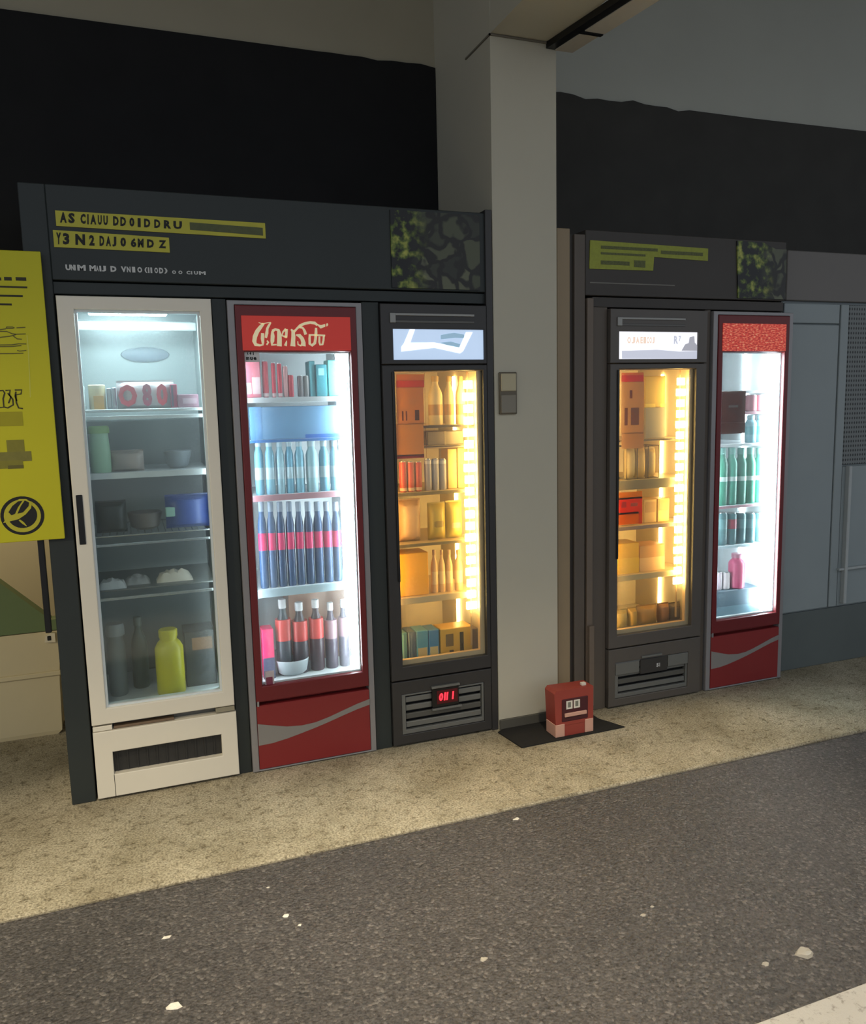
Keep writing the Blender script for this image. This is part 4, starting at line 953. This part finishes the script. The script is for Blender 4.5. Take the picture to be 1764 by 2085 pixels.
# papers stuck inside the door glass
def paper(c):
    nm = 'thin_paper_%d_%d_%d' % c
    if nm in MATS: return MATS[nm]
    m = bpy.data.materials.new(nm); m.use_nodes = True
    nt = m.node_tree; N = nt.nodes; L = nt.links; N.remove(N['Principled BSDF'])
    nz = N.new('ShaderNodeTexNoise'); nz.inputs['Scale'].default_value = 30
    mx = N.new('ShaderNodeMix'); mx.data_type = 'RGBA'; k = rgb(*c)
    mx.inputs['A'].default_value = tuple(x * .93 for x in k[:3]) + (1,); mx.inputs['B'].default_value = k
    L.new(nz.outputs['Fac'], mx.inputs['Factor'])
    d = N.new('ShaderNodeBsdfDiffuse'); t = N.new('ShaderNodeBsdfTranslucent'); ms = N.new('ShaderNodeMixShader'); ms.inputs[0].default_value = 0.7
    L.new(mx.outputs['Result'], d.inputs['Color']); L.new(mx.outputs['Result'], t.inputs['Color'])
    L.new(d.outputs[0], ms.inputs[1]); L.new(t.outputs[0], ms.inputs[2]); L.new(ms.outputs[0], N['Material Output'].inputs['Surface'])
    MATS[nm] = m
    return m
def sheet(door, p0, p1, y0, y1, col, bits, name='paper_notice', Y=0.0285):
    x0, z1 = A(p0, y0, Y); x1, z0 = A(p1, y1, Y)
    o = B().box(x0, x1, Y, Y + 0.0006, z0, z1).done(name, paper(col), door)
    for k, (c, a, b_, u, v) in enumerate(bits):
        yy = Y - 0.0004 * (k + 1)
        b = B(); bm = b.bm
        xa, xb, za_, zb2 = x0 + (x1 - x0) * a, x0 + (x1 - x0) * b_, z1 - (z1 - z0) * v, z1 - (z1 - z0) * u
        bm.faces.new([bm.verts.new(p) for p in ((xa, yy, za_), (xb, yy, za_), (xb, yy, zb2), (xa, yy, zb2))])
        b.done('notice_print', paper(c), o)
    return o
def pieces(door, p0, p1, y0, y1, rows):
    for c, a, b_, u, v, bits in rows:
        sheet(door, p0 + (p1 - p0) * a, p0 + (p1 - p0) * b_, y0 + (y1 - y0) * u, y0 + (y1 - y0) * v, c, bits)
pieces(bd1, 807, 869, 759, 932, [((240, 180, 110), 0, .92, .02, .09, []), ((236, 130, 80), 0, .92, .092, .17, []), ((244, 196, 124), 0, .92, .172, .60, [((120, 92, 60), .18, .24, .64, .9), ((130, 100, 70), .32, .37, .64, .9), ((100, 92, 66), .66, .82, .62, .9)]), ((250, 206, 130), 0, .92, .605, .97, []), ((120, 56, 36), .925, 1, .0, 1, []), ((170, 70, 44), 0, .92, .972, 1, [])])
pieces(bd2, 1266, 1311, 759, 912, [((250, 176, 100), 0, 1, .0, .03, []), ((240, 110, 76), 0, 1, .032, .12, []), ((240, 206, 146), 0, 1, .122, .80, [((150, 104, 80), .36, .48, .16, .32), ((170, 130, 96), .14, .28, .50, .84), ((180, 142, 104), .42, .78, .50, .84)]), ((236, 200, 140), 0, 1, .804, 1, [])])
pieces(bd2, 1260, 1308, 1003, 1066, [((255, 186, 60), 0, 1, 0, .18, []), ((255, 116, 66), 0, 1, .182, .66, [((230, 150, 110), .12, .32, .24, .6), ((240, 190, 140), .5, .8, .34, .55)]), ((255, 170, 40), 0, .85, .662, 1, []), ((250, 130, 50), .852, 1, .662, 1, [])])

# -- warm cooler right of the pillar
G = 'goods in the warm cooler right of the pillar'
za, zb_, zc, zd = AZ(1320, 894, SW), AZ(1320, 975, SW), AZ(1320, 1068, SW), AZ(1320, 1166, SW)
xl, xr = bq2[0], bq2[1]
rect_shelf(bc2, xl, xr, za, SW, rail=0.008, m=warm_shelf, railm=dk); rect_shelf(bc2, xl, xr, zb_, SW, rail=0.050, m=warm_shelf, railm=mat('grey_olive_rail', (132, 122, 96), .4))
rect_shelf(bc2, xl, xr, zc, SW, rail=0.02, m=warm_shelf, railm=mat('mauve_rail', (150, 128, 120), .4)); rect_shelf(bc2, xl, xr, zd, SW, rail=0.03, m=warm_shelf, railm=MATS['tan_rail'])
carton(1315, 1356, 830, za, 0.10, 0.10, (150, 140, 120), None, 'plain grey box on the top shelf right of the pillar', G, name='box', cat='box')
carton(1315, 1356, 766, AZ(1335, 830, .10) + 0.001, 0.11, 0.08, (206, 172, 70), [((240, 208, 90), .0, .5, .0, .12), ((240, 208, 90), .75, 1., .0, .12)], 'mustard box stacked on the grey box right of the pillar', G, name='box', cat='box')
bk = thing('wire_basket', (2.4, 0.1, zb_), 'small black wire basket on the second shelf right of the pillar', 'basket', G)
x0, zt = A(1277, 910, .09); x1, _ = A(1342, 910, .09)
for yy in (0.09, 0.20):
    b = B(); b.tube([(x0, yy, zb_ + 0.002), (x0, yy, zt), (x1, yy, zt), (x1, yy, zb_ + 0.002), (x0, yy, zb_ + 0.002)], 0.0025, 5); b.done('wire_frame', dk, bk)
for k in range(1, 3):
    x = x0 + (x1 - x0) * k / 3
    B().tube([(x, 0.09, zb_ + 0.002), (x, 0.09, zt)], 0.0022, 5).done('wire', dk, bk)
for x in (x0, x1):
    for zq in (zt, zb_ + 0.003): B().tube([(x, 0.09, zq), (x, 0.20, zq)], 0.0022, 5).done('wire', dk, bk)
for k in range(3):
    packet(1279 + 21 * k, 1298 + 21 * k, 914, zb_, 0.11, 0.06, [(206, 180, 120), (214, 176, 100), (190, 164, 110)][k], '%s of three tan packets in the wire basket' % ORD[k], G)
carton(1312, 1338, 1018, zc, 0.12, 0.10, (206, 168, 108), [((180, 140, 90), .1, .9, .45, .9)], 'tan carton right of the orange card', G)
carton(1340, 1364, 1016, zc, 0.12, 0.10, (214, 172, 106), [((176, 134, 84), .1, .9, .5, .95)], 'tan carton beside the light strip right of the pillar', G)
carton(1259, 1302, 1108, zd, 0.10, 0.12, (228, 172, 34), [((236, 186, 40), .0, 1., .0, .5)], 'yellow box on the lowest shelf right of the pillar', G, name='box', cat='box')
carton(1303, 1354, 1112, zd, 0.11, 0.12, (196, 140, 84), [((222, 176, 122), .0, 1., .0, .52)], 'brown and tan box beside the yellow one', G, name='box', cat='box')
zf = bq2[2]
for k, (a, b_, yt, c, nm) in enumerate([(1257, 1283, 1247, (166, 140, 74), 'olive'), (1285, 1302, 1242, (206, 160, 66), 'mustard'), (1303, 1344, 1238, (190, 138, 66), 'wide brown-orange'), (1346, 1368, 1233, (150, 100, 62), 'rust brown'), (1369, 1391, 1232, (84, 66, 52), 'dark brown')]):
    packet(a, b_, yt, zf, 0.09, 0.06, c, '%s packet on the floor of the warm cooler right of the pillar' % nm, G)
B().box(bq2[0] + .01, bq2[1] - .01, 0.072, 0.084, zf + 0.0005, zf + 0.022, 0.002).done('front_stop', mat('dark_stop', (60, 52, 44), .5), bc2)

# -- far red cooler
G = 'goods in the far red cooler'
z1_, z2_, z3_, z4_, z5_ = AZ(1530, 795, SYR), AZ(1530, 838, SYR), AZ(1530, 902, SYR), AZ(1530, 1026, SYR), AZ(1530, 1106, SYR)
xl, xr = q2[0], q2[1]
for zq, rl in ((z1_, None), (z2_, mat('rose_rail', (190, 140, 150), .4)), (z3_, None), (z4_, MATS['rose_rail']), (z5_, MATS['ice_rail'])):
    rect_shelf(rc2, xl, xr, zq, SYR, rail=0.014, railm=rl)
for k in range(2):
    can(1521 + 20 * k, 1539 + 20 * k, 804, z2_, 0.12, (196, 128, 138), None, '%s of two dusty pink cans in the far red cooler' % ('left' if k == 0 else 'right'), G)
    bottle(1521 + 20 * k, 1539 + 20 * k, 846, z3_, 0.12, (140, 186, 196), (170, 206, 210), ((110, 170, 176), .3, .6), '%s of two pale teal bottles in the far red cooler' % ('left' if k == 0 else 'right'), G, shape=1)
for k in range(5):
    bottle(1463 + 19 * k, 1481 + 19 * k, 912, z4_, 0.12, [(56, 136, 110), (70, 150, 128), (48, 120, 100)][k % 3], (110, 160, 150), ((200, 216, 210), .42, .5), '%s of five green bottles in the far red cooler' % ORD[k], G, shape=1)
    can(1461 + 19 * k, 1479 + 19 * k, 1044, z5_, 0.12, (70, 112, 116), ((150, 50, 66) if k == 1 else (96, 136, 138), .5, .8), '%s of five dark teal cans in the far red cooler' % ORD[k], G)
zf = q2[2]
dr = carton(1456, 1548, 1206, zf, 0.10, 0.30, (66, 92, 106), [((90, 120, 132), .0, 1., .0, .35)], 'dark blue-grey crate at the bottom of the far red cooler', G, name='crate', cat='crate')
zt = zf + span(1456, 1548, 1206, 0.10, zf)[2] + 0.0005
for k, (a, b_, c, nm) in enumerate([(1457, 1469, (226, 206, 214), 'pale pink'), (1471, 1485, (214, 200, 200), 'cream')]):
    can(a, b_, 1165, zt, 0.14, c, None, '%s can standing on the crate in the far red cooler' % nm, G)
bottle(1488, 1514, 1128, zt, 0.14, (206, 74, 116), (190, 120, 140), None, 'pink bottle standing on the crate in the far red cooler', G, shape=1)
for k, d in enumerate(rc2.children):
    if d.name.startswith('door'):
        sheet(d, 1467, 1517, 797, 882, (128, 86, 74), [((226, 220, 214), .34, .70, .33, .38), ((160, 120, 104), .0, 1., .73, .745)])

# ------------------------------------------------------------------ lime board at the left
sgn = thing('notice_board', (-0.55, -0.02, 1.09), 'lime yellow notice board with black print and round emblem, left of the white cooler', 'board')
SX0, SX1 = -0.98, -0.252
B().box(SX0, SX1, -0.022, -0.008, 1.092, 2.156, 0.002).done('board', lime_sign, sgn)
def sp(x, y, half=0): return A(x / 7.443, 500 + y / 7.446, -0.022) if not half else A(x / 6.321, 780 + y / 6.318, -0.022)
_sb = [0]
def sbar(p, m, name='print_line'):
    _sb[0] += 1
    B().prism(p, -0.0226 - 0.00008 * _sb[0], -0.0215).done(name, m, sgn)
def srect(xa, xb, ya, yb, m, half=0, left=None):
    xa_, zt = sp(xa, ya, half); xb_, zb2 = sp(xb, yb, half)
    if left is not None: xa_ = left
    sbar([(xa_, zb2), (xb_, zb2), (xb_, zt), (xa_, zt)], m)
Lf = -0.62
srect(235, 400, 478, 535, mat('soft_black_ink', (52, 48, 26), .6)); srect(60, 180, 475, 532, MATS['soft_black_ink']); srect(-300, 20, 475, 530, MATS['soft_black_ink'], left=Lf)
srect(0, 415, 610, 648, MATS['soft_black_ink'], left=Lf); srect(0, 347, 745, 782, mat('dark_olive_ink', (44, 44, 22), .6), left=Lf); srect(0, 180, 875, 908, MATS['soft_black_ink'], left=Lf)
for pts in ([(-260, 1280), (0, 1276), (90, 1262)], [(92, 1262), (100, 1235), (190, 1235), (222, 1246), (190, 1256), (105, 1258)], [(250, 1248), (385, 1240)], [(-200, 1300), (100, 1302), (180, 1335), (240, 1345), (390, 1340)], [(-200, 1400), (0, 1392), (150, 1375), (240, 1350)], [(200, 1370), (260, 1415), (330, 1420)], [(-200, 1510), (180, 1505), (280, 1490), (400, 1492)], [(-200, 1535), (180, 1530), (325, 1515)], [(-200, 1640), (180, 1638), (355, 1632)], [(260, 1590), (300, 1600), (400, 1590)]):
    ps = [sp(*p) for p in pts]
    B().stroke([(x, zq, 0.0035) for x, zq in ps], -0.0232, -0.0215).done('drawn_line', ink_soft, sgn)
B().stroke([(*sp(410, 1360), .003), (*sp(430, 1600), .003), (*sp(450, 2000), .003), (*sp(460, 2300), .003)], -0.0228, -0.0215).done('drawn_line', mat('pale_lime_ink', (214, 212, 90), .6), sgn)
for pts in ([(-40, 100), (40, 95), (60, 130), (40, 200), (50, 310), (-40, 320)], [(70, 95), (130, 90), (120, 150), (165, 210), (170, 280), (100, 320), (60, 310)], [(100, 130), (140, 180), (110, 260)], [(190, 90), (280, 88), (270, 140), (205, 150), (210, 250), (240, 320), (295, 328)], [(205, 110), (195, 170), (215, 230)]):
    B().stroke([(*sp(*p, 1), .005) for p in pts], -0.0232, -0.0215).done('drawn_letter', mat('dark_print', (60, 54, 20), .6), sgn)
srect(-100, 300, 375, 548, mat('olive_block', (168, 160, 22), .6, noise=(30, .06)), 1, Lf)
srect(80, 320, 735, 890, mat('olive_grey_block', (136, 130, 44), .6, noise=(60, .15)), 1); srect(-100, 410, 895, 1000, mat('olive_grey_block_b', (130, 124, 56), .6, noise=(60, .2)), 1, Lf); srect(-100, 300, 1005, 1090, MATS['olive_grey_block'], 1, Lf); srect(100, 305, 1060, 1096, ink_soft, 1)
def disc(cx, cy, rx, ry, y0, m, name, n=32):
    c = sp(cx, cy, 1); e = sp(cx + rx, cy, 1); f = sp(cx, cy - ry, 1)
    R1, R2 = e[0] - c[0], f[1] - c[1]
    B().prism([(c[0] + R1 * math.cos(2 * math.pi * k / n), c[1] + R2 * math.sin(2 * math.pi * k / n)) for k in range(n)], y0, -0.0215).done(name, m, sgn)
disc(290, 1705, 282, 250, -0.0228, ink, 'emblem_ring'); disc(290, 1708, 238, 212, -0.0234, mat('emblem_lime', (196, 188, 50), .6), 'emblem_ring'); disc(290, 1700, 190, 165, -0.0240, ink, 'emblem_disc')
B().prism([sp(*p, 1) for p in ((60, 1640), (130, 1560), (250, 1490), (340, 1490), (412, 1545), (400, 1610), (330, 1690), (240, 1750), (40, 1800), (100, 1720))], -0.0246, -0.0215).done('emblem_leaf', MATS['emblem_lime'], sgn)
B().prism([sp(*p, 1) for p in ((110, 1660), (160, 1580), (235, 1520), (290, 1512), (230, 1600), (195, 1680), (150, 1700))], -0.0252, -0.0215).done('emblem_cut', ink, sgn)
B().prism([sp(*p, 1) for p in ((225, 1680), (270, 1580), (320, 1508), (375, 1535), (370, 1580), (300, 1660))], -0.0252, -0.0215).done('emblem_cut', ink, sgn)
B().stroke([(*sp(250, 1760, 1), .006), (*sp(300, 1800, 1), .008), (*sp(345, 1840, 1), .002)], -0.0248, -0.0215).done('emblem_leaf', MATS['emblem_lime'], sgn)
B().box(-0.352, -0.330, 0.012, 0.040, 0.72, 1.30, 0.003).done('bracket', black_plastic, sgn)
B().box(-0.352, -0.3125, 0.012, 0.030, 1.22, 1.30, 0.002).done('bracket', black_plastic, sgn)
B().box(-0.352, -0.325, -0.010, 0.014, 1.14, 1.30, 0.002).done('bracket', black_plastic, sgn)

# cream bin with a green lid in the alcove
bn = thing('storage_bin', (-0.75, 1.0, 0.0), 'cream plastic bin with sloping green lid, low in the left alcove', 'bin')
BY = 0.84
bx1, bz1 = A(108, 1281, BY)
cream = mat('cream_plastic', (214, 200, 162), .45, noise=(4, .05))
b = B(); bm = b.bm
def tap(z, k, y0, y1, xr_): return [bm.verts.new(p) for p in ((-1.35, y0, z), (xr_, y0, z), (xr_, y1, z), (-1.35, y1, z))]
xb1 = A(128, 1495, BY)[0]
lv = [tap(0.0, 0, BY, 1.02, xb1 - 0.02), tap(0.02, 0, BY - .005, 1.02, xb1), tap(0.27, 0, BY - .01, 1.03, xb1 + 0.008), tap(bz1 - 0.004, 0, BY - .02, 0.96, bx1 + 0.03)]
for p, q_ in zip(lv, lv[1:]):
    for k in range(4): bm.faces.new((p[k], p[(k + 1) % 4], q_[(k + 1) % 4], q_[k]))
bm.faces.new(lv[0][::-1]); bm.faces.new(lv[-1])
b.done('bin_body', cream, bn)
zb3 = AZ(60, 1375, BY)
B().box(-1.36, xb1 + 0.018, BY - 0.024, BY - 0.004, zb3 - 0.012, zb3 + 0.012, 0.004).done('rim_band', cream, bn)
gx0, gz0 = A(0, 1185, BY); gx1, gz1 = A(104, 1260, BY)
sl = (gz1 - gz0) / (gx1 - gx0)
B().prism([(bx1 + 0.02, bz1), (bx1 + 0.02, gz1), (gx1, gz1), (-0.95, gz1 + sl * (-0.95 - gx1)), (-1.35, gz1 + sl * (-0.95 - gx1)), (-1.35, bz1)], BY - 0.02, 0.90).done('lid', mat('green_lid', (104, 122, 78), .5, noise=(6, .06)), bn)
lx, lz = A(100, 1295, BY)
B().prism([(lx - .018, lz - .018), (lx + .03, lz - .022), (lx + .03, lz + .022), (lx + .012, lz + .026), (lx - .012, lz + .010)], BY - 0.045, BY - 0.015).done('latch', mat('latch_white', (226, 216, 190), .4), bn)
B().box(lx - .004, lx + .012, BY - 0.050, BY - 0.044, lz - .010, lz + .012, .002).done('latch_hole', ink, bn)

# ------------------------------------------------------------------ red holder on its mat
mt = tag(B().slab([(1.56, -0.035), (1.585, -0.235), (2.145, -0.225), (2.085, -0.09), (2.085, -0.01), (1.60, -0.01)], 0.0005, 0.006).done('floor_mat', mat('black_mat', (26, 25, 23), .85, noise=(40, .2), bump=(200, .3))), 'black floor mat at the foot of the pillar', 'mat')
rx = thing('red_holder', (1.865, -0.2, 0.006), 'small red box with white labels standing on the black mat', 'box')
hx0, hx1 = A(1127, 1470, -.2)[0], A(1206, 1470, -.2)[0]
ht = AZ(1150, 1403, -.2)
rm = mat('holder_red', (150, 62, 52), .5, noise=(12, .08)); rdk = mat('holder_maroon', (70, 24, 32), .5); pnk = mat('holder_pink', (206, 160, 142), .5, noise=(20, .06))
B().prism([(hx0 + .008, .06), (hx1, .06), (hx1, ht - .004), (hx0 + .012, ht), (hx0, ht - .014)], -0.21, -0.12).done('shell', rm, rx)
B().box(hx0 + .056, hx1 - .046, -0.208, -0.122, .0065, .062).done('shell_foot', rm, rx)
B().box(hx0 + .006, hx0 + .055, -0.212, -0.12, .0065, .068, .002).done('foot', pnk, rx); B().box(hx1 - .045, hx1, -0.212, -0.12, .0065, .072, .002).done('foot', pnk, rx)
hp = B().box(hx0 + .040, hx1 - .030, -0.2125, -0.208, .078, ht - .046, .003).done('recess_panel', rdk, rx)
for k in (0, 1):
    xa = hx0 + .062 + .040 * k
    lbp_ = B().box(xa, xa + .033, -0.2140, -0.2120, .138, .178).done('white_label', goods((226, 222, 210)), hp)
    B().box(xa + .008, xa + .024, -0.2146, -0.2138, .146, .172).done('label_print', goods((120, 122, 112)), hp)
B().box(hx0 + .052, hx1 - .040, -0.2200, -0.2115, .102, .120, .002).done('pink_bar', pnk, hp)
B().box(hx1 - .050, hx1 - .026, -0.19, -0.17, ht - .004, ht + .010, .002).done('white_clip', goods((220, 214, 200)), rx)

# ------------------------------------------------------------------ litter on the ground
def floor_pt(px, py, zf):
    d = FWD + RGT * ((px - 882) / FPX) - UPV * ((py - 1042.5) / FPX)
    t = (zf - EYE.z) / d.z
    p = EYE + d * t
    return p.x, p.y
lit = goods((216, 212, 200))
scr = [(1052, 1667, .016, 'white scrap on the asphalt close to the pavement edge'), (583, 1863, .016, 'white scrap left of the middle of the asphalt'), (611, 1882, .010, 'thin pale scrap just beside a larger white one'), (340, 1907, .018, 'cream scrap on the asphalt below the white cooler'), (357, 2047, .028, 'crumpled white scrap nearest the bottom edge'), (546, 1806, .008, 'tiny pale scrap near the pavement edge'), (1310, 1862, .014, 'pale scrap in the right half of the asphalt'), (1328, 1845, .010, 'small pale chip right of a larger scrap'), (1640, 1940, .040, 'broken pale cement flake near the kerb corner'), (1560, 1962, .016, 'small cement flake left of the kerb corner'), (985, 1952, .018, 'grey flake low in the middle of the asphalt')]
for k, (px, py, r, lb) in enumerate(scr):
    r *= 0.6; x, y = floor_pt(px, py, -0.010); rnd = random.Random(k * 13 + 5); b = B(); n = 9
    ring = [b.bm.verts.new((r * (0.6 + .7 * rnd.random()) * math.cos(2 * math.pi * q / n) * 1.3, r * (.5 + .6 * rnd.random()) * math.sin(2 * math.pi * q / n), 0)) for q in range(n)]
    top = [b.bm.verts.new((v.co.x * .8, v.co.y * .8, r * (.1 + .25 * rnd.random()))) for v in ring]
    c = b.bm.verts.new((0, 0, r * .25))
    for q in range(n):
        j = (q + 1) % n
        b.bm.faces.new((ring[q], ring[j], top[j], top[q])); b.bm.faces.new((top[q], top[j], c))
    b.bm.faces.new(ring[::-1])
    o = link('paper_scrap' if 'cement' not in lb and 'chip' not in lb and 'flake' not in lb else 'stone_flake', b.mesh('scrap', lit if k not in (6, 7, 8, 9, 10) else goods((160, 154, 142)))); o.location = (x, y, -0.0119)
    tag(o, lb, 'litter', 'litter on the asphalt')
